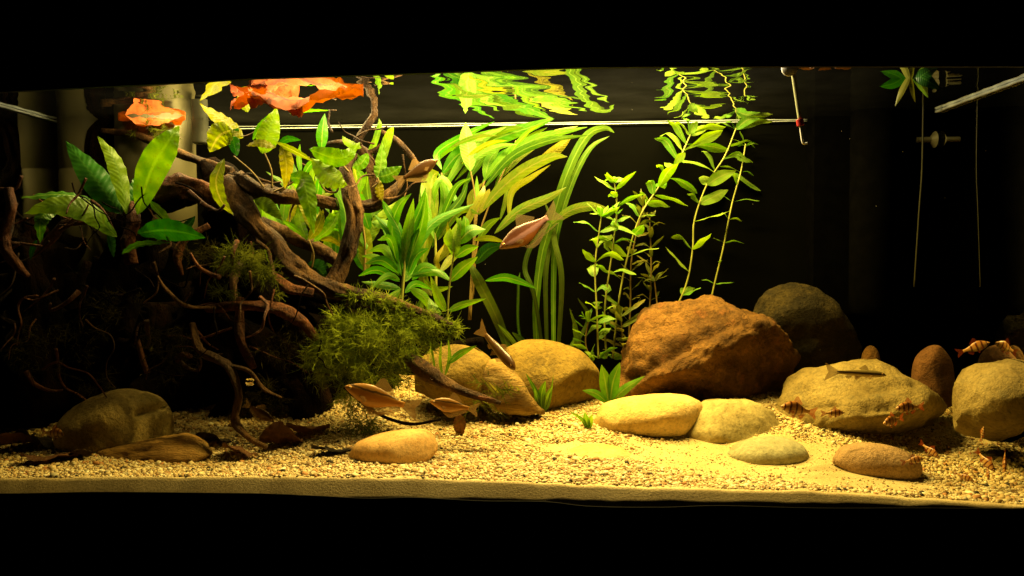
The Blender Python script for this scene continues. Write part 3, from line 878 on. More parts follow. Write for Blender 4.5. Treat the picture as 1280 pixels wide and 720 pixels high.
# ------------------------------------------------------------------ leaves
def prof(kind, v):
    if kind == 'lance':
        return max(0.03, math.sin(math.pi * min(1, v ** 0.8)) ** 0.85)
    if kind == 'strap':
        return max(0.02, min(1, (1 - v) * 3.2) ** 0.7) * (0.62 + 0.38 * min(1, v * 3))
    if kind == 'oval':
        if v < 0.16:
            return 0.07 + 0.2 * v
        t = (v - 0.16) / 0.84
        return max(0.05, math.sin(math.pi * t ** 0.85) ** 0.7)
    if kind == 'spoon':
        return max(0.05, (0.14 + 0.86 * min(1, max(0, (v - 0.1) / 0.5)) ** 1.4) * min(1, max(0, (1 - v)) * 3.0) ** 0.5)
    return 1.0
def leaf(parent, pts, wpx, kind='lance', m='fern', phi=None, fold=0.25, ripple=0.0, nfreq=7, n=12, twist=0.0, name='leaf', world=False, side=None):
    """pts: (px, py, depth) along the midrib; wpx: widest, in pixels at that place"""
    c3 = [Vector(p) for p in pts] if world else [P(*p) for p in pts]
    sp = S(c3[len(c3) // 2])
    wd = wpx if world else wpx / sp
    c = [Vector(q) for q in catmull(c3, n + 1)]
    if phi is None:
        phi = random.uniform(-0.75, 0.75)
    v, f, uv = [], [], []
    ph0 = random.uniform(0, 6.28)
    for i in range(n + 1):
        t = (c[min(i + 1, n)] - c[max(i - 1, 0)]).normalized()
        view = (c[i] - CAM).normalized()
        sd = side.copy() if side is not None else t.cross(view)
        sd -= t * sd.dot(t)
        if sd.length < 1e-3:
            sd = t.cross(Vector((0, 0, 1)))
        sd.normalize()
        sd = Matrix.Rotation(phi + twist * (i / n - 0.3), 3, t) @ sd
        nr = sd.cross(t).normalized()
        vv = i / n
        wv = wd * prof(kind, vv) / 2
        for u in (-1, -0.5, 0, 0.5, 1):
            h = fold * abs(u) * wv
            if ripple:
                h += ripple * wd * u * u * math.sin(vv * nfreq * 6.28 + ph0 + (1.3 if u > 0 else 0))
            v.append(c[i] + sd * (u * wv) + nr * h)
            uv.append((u * 0.5 + 0.5, vv))
    for i in range(n):
        for k in range(4):
            a = i * 5 + k
            f.append((a, a + 1, a + 6, a + 5))
    return mk(name, v, f, M[m], parent, uv=uv)
def shoot(parent, pts, rpx, m='stem', n=None):
    c = [P(*p) for p in pts]
    r_ = rpx / S(c[len(c) // 2])
    v, f, uv = tube(c, [r_, r_ * 0.75], 6, n or len(pts) * 5)
    return mk('stem', v, f, M[m], parent, uv=uv)

# fern on the driftwood by the grey filter
fe = empty('fern_plant', P(160, 285, .18), 'broad leaved dark green fern on driftwood before the tan filter columns', 'plant')
Y = .17
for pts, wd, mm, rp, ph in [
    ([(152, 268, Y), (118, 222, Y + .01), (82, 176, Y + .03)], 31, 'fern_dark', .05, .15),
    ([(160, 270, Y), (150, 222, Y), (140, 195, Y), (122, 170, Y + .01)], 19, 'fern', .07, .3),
    ([(172, 268, Y - .01), (188, 215, Y - .02), (208, 180, Y - .03), (224, 158, Y - .02)], 33, 'fern', .06, -.1),
    ([(118, 250, Y), (75, 243, Y - .03), (26, 247, Y - .05)], 17, 'fern', .05, .95),
    ([(146, 296, Y - .01), (110, 264, Y - .05), (68, 256, Y - .07), (30, 267, Y - .08)], 27, 'fern', .05, .45),
    ([(172, 292, Y - .02), (200, 288, Y - .05), (226, 290, Y - .06), (256, 297, Y - .07)], 26, 'fern_dark', .05, .25),
    ([(186, 250, Y), (206, 278, Y - .01), (196, 305, Y - .01)], 13, 'fern', .06, .6),
    ([(74, 258, Y - .04), (52, 272, Y - .06), (50, 304, Y - .06)], 17, 'fern', .06, .5),
    ([(152, 318, Y - .03), (176, 306, Y - .05), (214, 303, Y - .06)], 11, 'fern', .05, .9),
    ([(136, 286, Y - .01), (142, 322, Y - .02)], 10, 'fern_dark', .04, .6),
    ([(225, 290, Y + .01), (236, 280, Y + .01), (244, 270, Y + .01)], 9, 'fern_dark', .05, .2),
    ([(160, 262, Y + .03), (170, 235, Y + .04), (178, 212, Y + .05)], 15, 'fern_dark', .06, .6),
    ([(46, 300, .12), (40, 312, .12), (38, 325, .12)], 6, 'fern_dark', .05, .4)]:
    leaf(fe, pts, wd * 1.12, 'lance', mm, ph, .22, rp * 1.1, 6, 30)
# fern on top of the driftwood
fc = empty('fern_plant', P(330, 250, .2), 'fern with ribbed lime leaves sprouting from driftwood under floating orange leaf', 'plant')
Y = .19
for pts, wd, mm, rp, ph in [
    ([(304, 172, Y), (280, 152, Y), (250, 130, Y + .01)], 20, 'fern_yellow', .08, .4),
    ([(290, 162, Y - .01), (274, 170, Y - .01), (262, 190, Y - .01)], 32, 'fern_yellow', .12, .1),
    ([(296, 195, Y), (292, 172, Y), (298, 160, Y)], 15, 'fern_dark', .05, .2),
    ([(328, 192, Y - .01), (336, 165, Y - .01), (346, 134, Y)], 28, 'fern', .06, -.1),
    ([(316, 175, Y), (326, 158, Y), (338, 142, Y)], 9, 'fern', .06, .5),
    ([(402, 188, Y), (403, 165, Y), (406, 142, Y + .01)], 15, 'lime', .03, .1),
    ([(362, 142, Y), (385, 139, Y), (412, 138, Y)], 8, 'lime', .03, 1.0),
    ([(348, 181, Y - .01), (360, 174, Y - .01), (376, 175, Y - .01)], 9, 'fern_dark', .05, .3),
    ([(386, 186, Y - .01), (412, 196, Y - .02), (432, 196, Y - .02), (450, 178, Y - .01)], 24, 'fern', .08, .2),
    ([(390, 198, Y - .01), (408, 216, Y - .02), (420, 226, Y - .03), (434, 232, Y - .03)], 28, 'fern', .07, -.2),
    ([(352, 180, Y - .02), (358, 205, Y - .03), (356, 236, Y - .03)], 18, 'fern_yellow', .06, .2),
    ([(280, 198, Y - .03), (270, 225, Y - .04), (276, 250, Y - .04), (291, 268, Y - .04)], 18, 'fern_yellow', .07, .3),
    ([(362, 222, Y - .03), (378, 226, Y - .05), (386, 255, Y - .06), (392, 292, Y - .06)], 25, 'fern', .10, .15),
    ([(376, 218, Y), (374, 198, Y), (375, 180, Y)], 7, 'lime', .03, .3),
    ([(378, 222, Y), (388, 206, Y), (400, 198, Y)], 9, 'lime', .03, .2),
    ([(366, 224, Y), (360, 208, Y), (352, 198, Y)], 7, 'lime', .03, .3),
    ([(345, 184, Y - .01), (325, 178, Y - .02), (308, 182, Y - .02)], 12, 'fern_yellow', .06, .6),
    ([(345, 178, Y - .02), (370, 190, Y - .03), (392, 202, Y - .03)], 9, 'fern_yellow', .05, .5),
    ([(318, 250, Y), (335, 258, Y - .01), (354, 276, Y - .01)], 18, 'fern', .05, .2),
    ([(354, 276, Y + .01), (368, 286, Y + .01), (384, 298, Y + .01)], 8, 'lime', .04, .5),
    ([(384, 300, Y + .02), (376, 280, Y + .02), (372, 255, Y + .02)], 13, 'fern', .05, .3),
    ([(386, 300, Y + .02), (398, 282, Y + .02), (404, 262, Y + .02)], 14, 'fern_yellow', .05, .2),
    ([(392, 302, Y + .03), (412, 285, Y + .03), (424, 265, Y + .03)], 12, 'lime', .05, .3),
    ([(430, 302, Y + .04), (432, 270, Y + .04), (424, 245, Y + .04), (412, 230, Y + .04)], 13, 'lime', .03, .2),
    ([(400, 300, Y + .02), (415, 300, Y + .02), (430, 312, Y + .02)], 8, 'fern_yellow', .04, .5),
    ([(384, 330, Y + .04), (400, 338, Y + .04), (412, 356, Y + .04)], 24, 'fern_dark', .05, .2),
    ([(470, 226, Y + .05), (478, 195, Y + .05), (487, 168, Y + .05), (492, 158, Y + .05)], 13, 'fern', .05, .2),
    ([(472, 222, Y + .04), (476, 205, Y + .04), (478, 178, Y + .04)], 16, 'lime', .05, .1),
    ([(470, 222, Y + .04), (486, 218, Y + .04), (502, 208, Y + .04)], 19, 'fern', .06, -.1),
    ([(474, 225, Y + .04), (474, 240, Y + .04), (478, 252, Y + .04)], 12, 'fern_yellow', .08, .3),
    ([(446, 212, Y + .06), (452, 225, Y + .06), (444, 252, Y + .06)], 11, 'lime', .03, .2),
    ([(440, 190, Y + .06), (460, 196, Y + .06), (474, 160, Y + .06), (474, 148, Y + .06)], 9, 'fern', .05, .4),
    ([(452, 185, Y + .02), (435, 178, Y + .02), (428, 170, Y + .02)], 10, 'fern', .05, .4),
    ([(460, 192, Y + .03), (450, 205, Y + .03), (436, 206, Y + .03)], 15, 'lime', .05, .2),
    ([(310, 140, Y), (304, 128, Y), (290, 118, Y + .01)], 13, 'fern_yellow', .06, .3),
    ([(414, 330, Y + .06), (402, 345, Y + .06), (388, 352, Y + .06)], 14, 'fern', .05, .3),
    ([(420, 300, Y + .08), (418, 322, Y + .08), (404, 336, Y + .08)], 15, 'lime', .05, .3)]:
    leaf(fc, pts, wd * 0.98, 'lance', mm, ph, .22, rp * 1.2, 6, 28)
for a, b_ in (((330, 245), (375, 222)), ((330, 235), (292, 195)), ((340, 235), (330, 190)), ((436, 215), (402, 188)), ((350, 240), (362, 222)), ((386, 300), (390, 335)), ((465, 235), (472, 222))):
    shoot(fc, [(a[0], a[1], Y), ((a[0] + b_[0]) / 2 + 4, (a[1] + b_[1]) / 2, Y), (b_[0], b_[1], Y)], 1.4, 'stem_brown')

fd = empty('fern_plant', P(400, 340, .27), 'lime fern filling the gap behind the arched branch and slanting branch', 'plant')
rn = random.Random(5)
for k in range(46):
    bx0, by0 = rn.uniform(335, 470), rn.uniform(255, 350)
    an = rn.gauss(0, .6)
    ln = rn.uniform(38, 85)
    yy = rn.uniform(.25, .32)
    tx0, ty0 = bx0 + ln * math.sin(an), by0 - ln * math.cos(an)
    if ty0 < 150 or ty0 > 330:
        continue
    leaf(fd, [(bx0, by0, yy), ((bx0 + tx0) / 2 + rn.uniform(-8, 8), (by0 + ty0) / 2, yy), (tx0 + rn.uniform(-10, 10), ty0 + rn.uniform(0, 14), yy + rn.uniform(-.02, .02))], rn.uniform(9, 19), 'lance', rn.choice(['lime', 'fern', 'fern', 'fern_yellow', 'strap']), rn.uniform(-.7, .7), .22, .07, 5, 20)
for a, b_ in (((352, 345), (356, 290)), ((385, 348), (392, 280)), ((420, 345), (425, 270)), ((455, 345), (452, 270))):
    shoot(fd, [(a[0], a[1], .28), ((a[0] + b_[0]) / 2 + 3, (a[1] + b_[1]) / 2, .28), (b_[0], b_[1], .28)], 1.6, 'stem_brown')

# bright narrow leaved bush beside the driftwood
hb = empty('sword_plant', P(503, 390, .24), 'bushy light green plant of narrow curved leaves beside mossy branch', 'plant')
Y = .23
LV = [
 ([(502, 345), (494, 300), (468, 268)], 13), ([(503, 340), (490, 290), (498, 258), (514, 242)], 14), ([(505, 335), (510, 290), (517, 248)], 13),
 ([(508, 335), (526, 285), (533, 244)], 15), ([(508, 340), (517, 305), (524, 285)], 12), ([(499, 345), (482, 312), (460, 314)], 11),
 ([(500, 352), (472, 338), (448, 345)], 11), ([(500, 360), (478, 356), (452, 352)], 10), ([(515, 350), (530, 334), (553, 341)], 12),
 ([(510, 330), (540, 280), (592, 255)], 12), ([(499, 342), (478, 326), (456, 330)], 12), ([(497, 335), (488, 300), (472, 300)], 11),
 ([(512, 345), (545, 340), (565, 352)], 9), ([(505, 340), (496, 318), (478, 286)], 10), ([(503, 360), (488, 372), (470, 366)], 9),
 ([(506, 325), (500, 290), (484, 262), (478, 250)], 10), ([(510, 345), (520, 320), (536, 310)], 10), ([(500, 350), (484, 345), (462, 362)], 8),
 ([(507, 352), (514, 335), (522, 318)], 11), ([(496, 338), (470, 322), (452, 320)], 8), ([(504, 330), (505, 300), (492, 278)], 12),
 ([(506, 366), (520, 355), (540, 362)], 9), ([(500, 330), (508, 300), (525, 262), (532, 235)], 12), ([(512, 360), (530, 372), (538, 390)], 11)]
for pts, wd in LV:
    dy = random.uniform(-.03, .03)
    k = len(pts) - 1
    leaf(hb, [(a, b_, Y + dy * i / k) for i, (a, b_) in enumerate(pts)], wd * 1.1, 'lance', 'lime', random.uniform(-.6, .6), .22, .02, 4, 12)
shoot(hb, [(500, 398, Y), (503, 365, Y), (506, 330, Y), (510, 295, Y)], 2.2)
hb2 = empty('sword_plant', P(545, 380, .31), 'broad leaved pale plant rising behind the narrow leaved bush', 'plant')
Y = .31
for pts, wd, mm in [
 ([(528, 330), (535, 280), (540, 225), (548, 215)], 29, 'strap_olive'), ([(545, 300), (540, 250), (552, 222), (566, 240), (560, 262)], 10, 'lime'),
 ([(543, 300), (532, 250), (528, 222)], 12, 'lime'), ([(545, 300), (556, 250), (548, 218)], 12, 'lime'), ([(546, 290), (560, 255), (572, 232), (590, 222)], 10, 'strap'),
 ([(548, 300), (566, 272), (580, 262), (600, 268)], 11, 'strap_olive'), ([(530, 345), (526, 320), (522, 300)], 15, 'strap_olive'), ([(550, 340), (565, 322), (580, 314)], 10, 'strap_olive'),
 ([(547, 320), (558, 305), (560, 275)], 9, 'strap_olive'), ([(540, 370), (530, 350), (534, 330)], 14, 'stemleaf_dull'), ([(552, 345), (545, 325), (556, 305)], 8, 'fern_yellow'),
 ([(545, 330), (570, 300), (600, 246), (606, 232)], 10, 'strap_olive'), ([(540, 310), (550, 280), (575, 250), (585, 228)], 12, 'strap'),
 ([(530, 350), (545, 362), (566, 358)], 10, 'strap'), ([(530, 370), (520, 390), (500, 392)], 10, 'strap')]:
    leaf(hb2, [(a, b_, Y + random.uniform(-.012, .012)) for a, b_ in pts], wd, 'lance', mm, None, .2, .03, 4, 12)
shoot(hb2, [(545, 395, Y), (545, 340, Y), (544, 290, Y)], 2.0)

st = empty('stem_plant', P(560, 410, .2), 'single stem with pale lime leaf whorl growing out of the mossy branch end', 'plant')
Y = .2
shoot(st, [(559, 408, Y), (561, 365, Y), (566, 325, Y), (571, 292, Y)], 1.4)
for pts, wd in [([(568, 322), (566, 300), (576, 272)], 22), ([(571, 305), (588, 288), (607, 287)], 19), ([(569, 322), (583, 312), (598, 308)], 12), ([(573, 300), (576, 284), (570, 271)], 11), ([(574, 300), (582, 280), (580, 270)], 12),
                ([(562, 352), (578, 335), (597, 321)], 15), ([(560, 350), (550, 340), (539, 337)], 7), ([(560, 389), (578, 381), (608, 373)], 9), ([(557, 390), (548, 372), (538, 345)], 12), ([(552, 392), (544, 388), (536, 372)], 17), ([(572, 310), (560, 300), (563, 285)], 16)]:
    k = len(pts)
    leaf(st, [(a, b_, Y + random.uniform(-.02, .01) * i / k) for i, (a, b_) in enumerate(pts)], wd, 'lance', 'stemleaf', None, .25, .02, 3, 10)

# long strap leaves streaming to the surface
sp = empty('strap_plant', P(685, 450, .388), 'tall plant of long strap leaves bending over at the surface', 'plant')
for pts, wd, mm in [
 ([(672, 450, .388), (670, 385, .36), (677, 320, .36), (692, 270, .355), (706, 225, .35), (722, 188, .355), (738, 166, .36), (757, 160, .365), (768, 166, .365)], 12, 'strap'),
 ([(692, 450, .365), (692, 350, .378), (696, 290, .365), (716, 225, .36), (738, 185, .36), (762, 170, .365)], 8, 'strap'),
 ([(684, 450, .388), (682, 350, .37), (686, 310, .37), (690, 280, .37), (680, 250, .37)], 7, 'strap_shaded'),
 ([(680, 450, .388), (668, 370, .35), (656, 335, .35), (668, 300, .35), (690, 278, .35)], 6, 'strap_shaded'),
 ([(697, 450, .388), (702, 350, .36), (693, 300, .36), (692, 270, .36)], 7, 'strap_shaded'),
 ([(690, 280, .35), (712, 264, .345), (735, 258, .34), (759, 260, .34)], 12, 'strap_olive'),
 ([(640, 450, .388), (622, 400, .388), (600, 355, .33), (585, 325, .33)], 14, 'strap_shaded'),
 ([(655, 450, .388), (640, 425, .388), (622, 405, .388)], 6, 'strap'), ([(676, 450, .388), (650, 420, .388), (648, 360, .37), (650, 340, .37)], 3.5, 'strap'),
 ([(700, 450, .388), (720, 420, .388), (712, 385, .37)], 5, 'strap'), ([(706, 450, .388), (735, 400, .388), (722, 372, .37)], 5, 'strap_shaded'),
 ([(664, 450, .388), (656, 430, .388), (640, 415, .335)], 8, 'strap_shaded'), ([(705, 450, .388), (722, 430, .388), (716, 405, .335)], 9, 'strap_shaded')]:
    leaf(sp, pts, wd, 'strap', mm, random.uniform(-.35, .35), .12, .01, 3, 26, random.uniform(-.5, .5))
sq = empty('streamer_plant', P(590, 400, .335), 'leaning plant whose bright green leaves stream along the surface', 'plant')
for pts, wd, mm, ph in [
 ([(552, 218, .34), (575, 192, .34), (620, 173, .345), (660, 160, .35), (697, 146, .355)], 21, 'lime', .35),
 ([(602, 230, .34), (628, 198, .34), (664, 176, .345), (700, 166, .35), (734, 159, .36)], 13, 'lime', .3),
 ([(604, 236, .335), (640, 196, .335), (685, 176, .34), (736, 169, .355)], 11, 'strap', .2),
 ([(540, 205, .35), (560, 184, .35), (590, 174, .35), (625, 160, .355)], 16, 'lime', .5),
 ([(588, 214, .325), (586, 190, .33), (583, 170, .335), (582, 153, .34)], 21, 'lime', .1),
 ([(552, 212, .33), (548, 190, .335), (590, 165, .35), (618, 152, .36)], 11, 'lime', .6),
 ([(606, 225, .345), (612, 200, .345), (625, 185, .345)], 13, 'lime', .2),
 ([(614, 218, .35), (628, 196, .35), (652, 180, .35)], 14, 'lime', .4),
 ([(604, 262, .32), (624, 238, .32), (656, 212, .315), (690, 196, .31), (709, 196, .31)], 16, 'strap_olive', .1),
 ([(636, 275, .32), (640, 240, .315), (664, 222, .31), (688, 206, .31)], 9, 'strap_olive', .3),
 ([(618, 292, .31), (648, 264, .31), (684, 248, .31), (708, 234, .31)], 13, 'strap_olive', -.1),
 ([(660, 215, .36), (685, 196, .36), (702, 182, .36), (716, 168, .36)], 14, 'fern_yellow', .2),
 ([(596, 262, .33), (596, 244, .33), (596, 220, .33)], 8, 'lime', .2),
 ([(596, 268, .34), (606, 250, .34), (612, 236, .34)], 14, 'strap_olive', .1),
 ([(588, 270, .34), (590, 245, .34), (604, 228, .34)], 10, 'strap_olive', .1),
 ([(625, 275, .34), (632, 250, .34), (636, 215, .34)], 6, 'strap_olive', .4),
 ([(575, 258, .34), (562, 238, .34), (546, 214, .34)], 8, 'lime', .4),
 ([(606, 351, .29), (630, 347, .285), (650, 352, .28), (671, 361, .275)], 11, 'lime', .4),
 ([(598, 300, .31), (610, 282, .31), (625, 272, .31)], 11, 'strap', .4),
 ([(594, 330, .32), (610, 312, .315), (630, 306, .31)], 16, 'fern_dark', .3),
 ([(592, 300, .31), (612, 298, .305), (632, 303, .30)], 8, 'strap_olive', .4)]:
    leaf(sq, pts, wd, 'lance', mm, ph, .14, .015, 3, 20)
rn = random.Random(9)
for k in range(16):
    x0, y0 = rn.uniform(545, 625), rn.uniform(185, 245)
    x1, y1 = x0 + rn.uniform(55, 120), rn.uniform(152, 185)
    yy = rn.uniform(.33, .37)
    leaf(sq, [(x0, y0, yy), ((x0 * 2 + x1) / 3, y0 * .5 + y1 * .5 - 2, yy), ((x0 + 2 * x1) / 3, y0 * .2 + y1 * .8 - 3, yy), (x1, y1, yy)], rn.uniform(6, 12), 'lance', rn.choice(['lime', 'lime', 'strap', 'strap_olive']), rn.uniform(-.5, .8), .16, .03, 3, 16)
for pts in ([(588, 400, .335), (592, 330, .335), (596, 270, .335), (604, 232, .34), (612, 212, .345)], [(586, 400, .33), (592, 300, .33), (594, 250, .33), (588, 212, .33)], [(590, 380, .34), (600, 290, .34), (640, 190, .355), (645, 176, .36)], [(560, 330, .34), (556, 260, .34), (552, 216, .34)]):
    shoot(sq, pts, 1.3, 'stem_brown')

# stem plants with paired leaves
def pair_plant(label, path, nodes, lpx, wpx, m='stemleaf', stem='stem', low=0.0, crown=True, upright=0.7, group=None):
    base = P(*path[0])
    t_ = empty('stem_plant', base, label, 'plant', group)
    c = [Vector(q) for q in catmull([P(*p) for p in path], 60)]
    lpx, wpx = lpx * 1.25, wpx * 0.92
    nodes = int(nodes * 1.25)
    r_ = 1.2 / S(c[0])
    v, f, uv = tube(c[::4] + [c[-1]], [r_, r_ * 0.7], 6, 40)
    mk('stem', v, f, M[stem], t_, uv=uv)
    a0 = random.uniform(0, 3.14)
    for k in range(nodes):
        u = low + (0.985 - low) * (k / max(nodes - 1, 1)) ** 0.9
        i = min(int(u * 59), 58)
        p, t = c[i], (c[i + 1] - c[i]).normalized()
        top = k / max(nodes - 1, 1)
        ang = a0 + k * 1.57 + random.uniform(-.35, .35)
        s1 = t.cross(Vector((0.2, 1, 0.1))).normalized()
        s2 = t.cross(s1)
        last = k == nodes - 1
        for j in range(6 if last and crown else 2):
            th = ang + (math.pi if j % 2 else 0) + (1.05 * (j // 2))
            d = s1 * math.cos(th) + s2 * math.sin(th) * 0.8
            if not last and k and random.random() < 0.16:
                continue
            th += random.uniform(-.5, .5)
            d = s1 * math.cos(th) + s2 * math.sin(th) * 0.8
            ln = lpx / S(p) * random.uniform(0.55, 1.25) * (0.8 if last else 1) * (0.7 + 0.4 * top)
            rise = upright * random.uniform(0.6, 1.15) * (1.5 if last else 1)
            dirv = (d + t * rise).normalized()
            droop = Vector((0, 0, -0.3 * ln)) * random.uniform(-0.2, 1.6)
            p1 = p + dirv * ln * 0.5
            p2 = p + dirv * ln + droop
            if p2.z > ZW - 0.004:
                p2.z = ZW - 0.004
                p1.z = min(p1.z, ZW - 0.003)
            leaf(t_, [p, p1, p2], wpx / S(p) * random.uniform(.8, 1.15) * (0.8 if last else 1), random.choice(['spoon', 'lance', 'lance']), m, random.uniform(-.7, .7), .22, .05, 2, 10, world=True, side=t.cross(dirv))
    return t_
pair_plant('stem plant with bright top rosette, tallest of the middle thicket', [(758, 448, .33), (756, 385, .33), (766, 310, .33), (771, 262, .33), (768, 226, .33)], 12, 27, 11)
pair_plant('stem plant with broad spoon leaves at the strap plant side of the thicket', [(748, 448, .315), (746, 390, .315), (744, 330, .315), (752, 268, .315)], 8, 33, 14)
pair_plant('leaning stem plant whose pale crown touches the surface', [(766, 448, .35), (776, 360, .35), (797, 278, .35), (822, 236, .355), (848, 200, .36), (864, 166, .37)], 13, 40, 15)
pair_plant('slender stem plant rising behind rust boulder to the surface', [(838, 400, .375), (858, 355, .375), (866, 310, .375), (868, 275, .375), (884, 230, .378), (906, 195, .38), (921, 158, .385)], 9, 42, 16, low=0.12)
pair_plant('thin wispy stem plant at the dark edge of the thicket', [(882, 410, .37), (892, 360, .37), (904, 310, .37), (915, 255, .37), (926, 215, .375), (932, 180, .38)], 8, 24, 5, upright=0.45, low=0.1)
pair_plant('dull brownish stem plant standing between the two tallest stems', [(806, 448, .375), (812, 385, .375), (814, 330, .375), (812, 270, .375)], 12, 20, 6, 'stemleaf_dull', 'stem_brown')
pair_plant('dull leafy stem plant at the back of the thicket', [(785, 448, .37), (788, 380, .37), (790, 320, .37), (805, 255, .37)], 13, 24, 8, 'stemleaf_dull', 'stem_brown')
pair_plant('short dull leafy plant under the thicket beside the rust boulder', [(780, 452, .345), (778, 425, .345), (776, 395, .345)], 8, 30, 12, 'stemleaf_dull', 'stem_brown')
pair_plant('short leafy plant under the thicket behind ochre boulder', [(740, 452, .31), (732, 430, .31), (735, 402, .31)], 6, 26, 9, 'strap', 'stem_brown')
pair_plant('small reddish green plant between thicket and rust boulder', [(820, 440, .37), (824, 410, .37), (818, 350, .37)], 6, 24, 7, 'stemleaf_dull', 'stem_brown')

def small_plant(name, label, base, leaves, kind='lance', m='lime', cat='plant', fold=.22):
    t_ = empty(name, base, label, cat)
    for pts, wd in leaves:
        leaf(t_, [(a, b_, base.y + dy) for a, b_, dy in pts], wd, kind, m, random.uniform(-.4, .4), fold, .02, 3, 9)
    return t_
b0 = G(762, 500)
small_plant('small_plant', 'young green plant of broad leaves between ochre and rust boulders', P(762, 500, b0.y - .045),
            [([(761, 504, 0), (757, 480, -.005), (752, 456, -.01)], 17), ([(763, 504, 0), (766, 478, -.01), (775, 453, -.02)], 17), ([(764, 504, 0), (780, 487, -.01), (806, 470, -.02)], 12), ([(760, 504, 0), (745, 492, -.01), (728, 488, -.02)], 10)])
b0 = G(676, 514)
small_plant('grass_tuft', 'small green tuft before the round ochre yellow boulder', P(676, 514, b0.y - .022),
            [([(676, 516, 0), (670, 490, 0), (657, 466, -.01)], 6), ([(677, 516, 0), (677, 492, 0), (682, 476, -.01)], 10), ([(678, 516, 0), (683, 498, 0), (691, 482, -.01)], 8), ([(676, 516, 0), (672, 500, 0), (668, 485, -.01)], 7), ([(678, 516, 0), (686, 504, 0), (692, 468, -.01)], 4)], m='strap')
b0 = G(625, 512)
small_plant('grass_tuft', 'dark olive tuft before the sloping brown slab', P(625, 512, b0.y - .05),
            [([(626 + i, 514, 0), (620 + 6 * i, 495, 0), (600 + 9 * i, 470 + 6 * (i % 3), -.01)], 4) for i in range(6)] + [([(622, 514, 0), (612, 500, 0), (598, 496, -.01)], 4)], m='stemleaf_dull')
b0 = G(733, 536)
small_plant('grass_tuft', 'short bright tuft beside the yellow oval stone', P(733, 536, b0.y),
            [([(734, 538, 0), (728, 525, 0), (712, 514, -.01)], 5), ([(735, 538, 0), (733, 526, 0), (731, 515, -.01)], 9), ([(736, 538, 0), (738, 528, 0), (740, 518, -.01)], 7)], m='stemleaf')
b0 = P(552, 470, .19)
small_plant('small_plant', 'thin leaved seedling on the half hidden ochre rock', b0,
            [([(553, 470, 0), (550, 450, 0), (552, 425, -.01)], 4), ([(556, 470, 0), (562, 448, 0), (560, 422, -.01)], 5), ([(560, 455, 0), (575, 442, 0), (596, 432, -.01)], 9), ([(545, 470, 0), (540, 440, 0), (536, 420, -.01)], 3)], m='stemleaf')

# ------------------------------------------------------------------ moss
def moss(label, blobs, n, ln, m='moss', wid=0.0006, hang=0.3):
    """tangle of fine threads: blobs = (px, py, depth, rx_px, ry_px, rdepth)"""
    v, f = [], []
    wts = np.array([b_[3] * b_[4] for b_ in blobs], float)
    wts /= wts.sum()
    base = P(*blobs[0][:3])
    subs = []
    for _ in range(max(12, n // 90)):
        b_ = blobs[RNG.choice(len(blobs), p=wts)]
        c = P(*b_[:3])
        s_ = S(c)
        d = Vector(RNG.normal(size=3)).normalized()
        q = c + Vector((d.x * b_[3] / s_, d.y * b_[5], d.z * b_[4] / s_)) * random.random() ** 0.5
        subs.append((q, d, min(b_[3], b_[4]) / s_ * random.uniform(.25, .5)))
    def thread(p, q, L_, wd_, bend):
        k0 = len(v)
        sd = q.cross(Vector(RNG.normal(size=3))).normalized()
        pts = []
        for i in range(4):
            t = i / 3
            pp = p + q * L_ * t + bend * L_ * t * t * 0.7
            ww = wd_ * (1 - 0.75 * t)
            v.extend([pp - sd * ww, pp + sd * ww])
            pts.append(pp)
        for i in range(3):
            a = k0 + 2 * i
            f.append((a, a + 1, a + 3, a + 2))
        return pts
    for _ in range(n // 4):
        c, d0, rr = subs[random.randrange(len(subs))]
        p = c + Vector(RNG.normal(size=3)) * rr * 0.55
        q = (Vector(RNG.normal(size=3)) + d0 * 0.9 + Vector((0, 0, -hang))).normalized()
        bend = Vector(RNG.normal(size=3)) * 0.5
        L_ = ln * random.uniform(0.6, 1.5)
        pts = thread(p, q, L_, wid, bend)
        for k in range(3):
            thread(pts[1 + k // 2], (q + Vector(RNG.normal(size=3)) * 0.7).normalized(), L_ * random.uniform(.25, .5), wid * .8, bend)
    o = mk('moss_clump', v, f, M[m], origin=base)
    return tag(o, label, 'moss', kind='stuff')
moss('large feathery green moss clump hanging under the mossy branch', [(455, 435, .16, 62, 38, .045), (490, 415, .16, 45, 26, .04), (425, 430, .16, 30, 26, .03), (475, 470, .15, 38, 18, .03), (430, 400, .16, 24, 14, .02), (395, 455, .17, 26, 22, .03), (520, 425, .165, 34, 18, .03), (548, 418, .165, 20, 10, .02), (445, 490, .16, 24, 16, .03)], 21000, 0.011, wid=0.00042, hang=.6)
moss('green moss growing along the upper side of the slanting branch', [(455, 372, .168, 22, 9, .012), (490, 384, .168, 24, 10, .014), (520, 398, .168, 24, 12, .015), (550, 408, .168, 22, 9, .012)], 7000, 0.009, wid=0.0005)
moss('dim olive moss tuft on the driftwood under the fern', [(300, 325, .15, 34, 17, .02), (330, 338, .15, 15, 12, .015)], 3600, 0.010, 'moss_dull', wid=0.0004)
moss('small moss patch low on the driftwood root', [(280, 367, .15, 16, 6, .012), (345, 372, .15, 10, 10, .012)], 420, 0.010, 'moss_dull')
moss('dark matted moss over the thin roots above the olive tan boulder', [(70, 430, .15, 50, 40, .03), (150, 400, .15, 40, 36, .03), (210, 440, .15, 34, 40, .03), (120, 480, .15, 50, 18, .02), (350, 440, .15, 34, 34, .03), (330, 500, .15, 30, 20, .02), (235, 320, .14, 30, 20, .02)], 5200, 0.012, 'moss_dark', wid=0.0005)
moss('thin moss on the top branch by the floating leaf', [(178, 160, .28, 22, 6, .012), (205, 165, .27, 14, 6, .01)], 520, 0.010, 'moss_dull')
moss('wispy dark moss hanging above the gravel beside the fish', [(450, 525, .15, 20, 24, .02), (600, 490, .15, 36, 14, .02)], 650, 0.018, 'moss_dull')

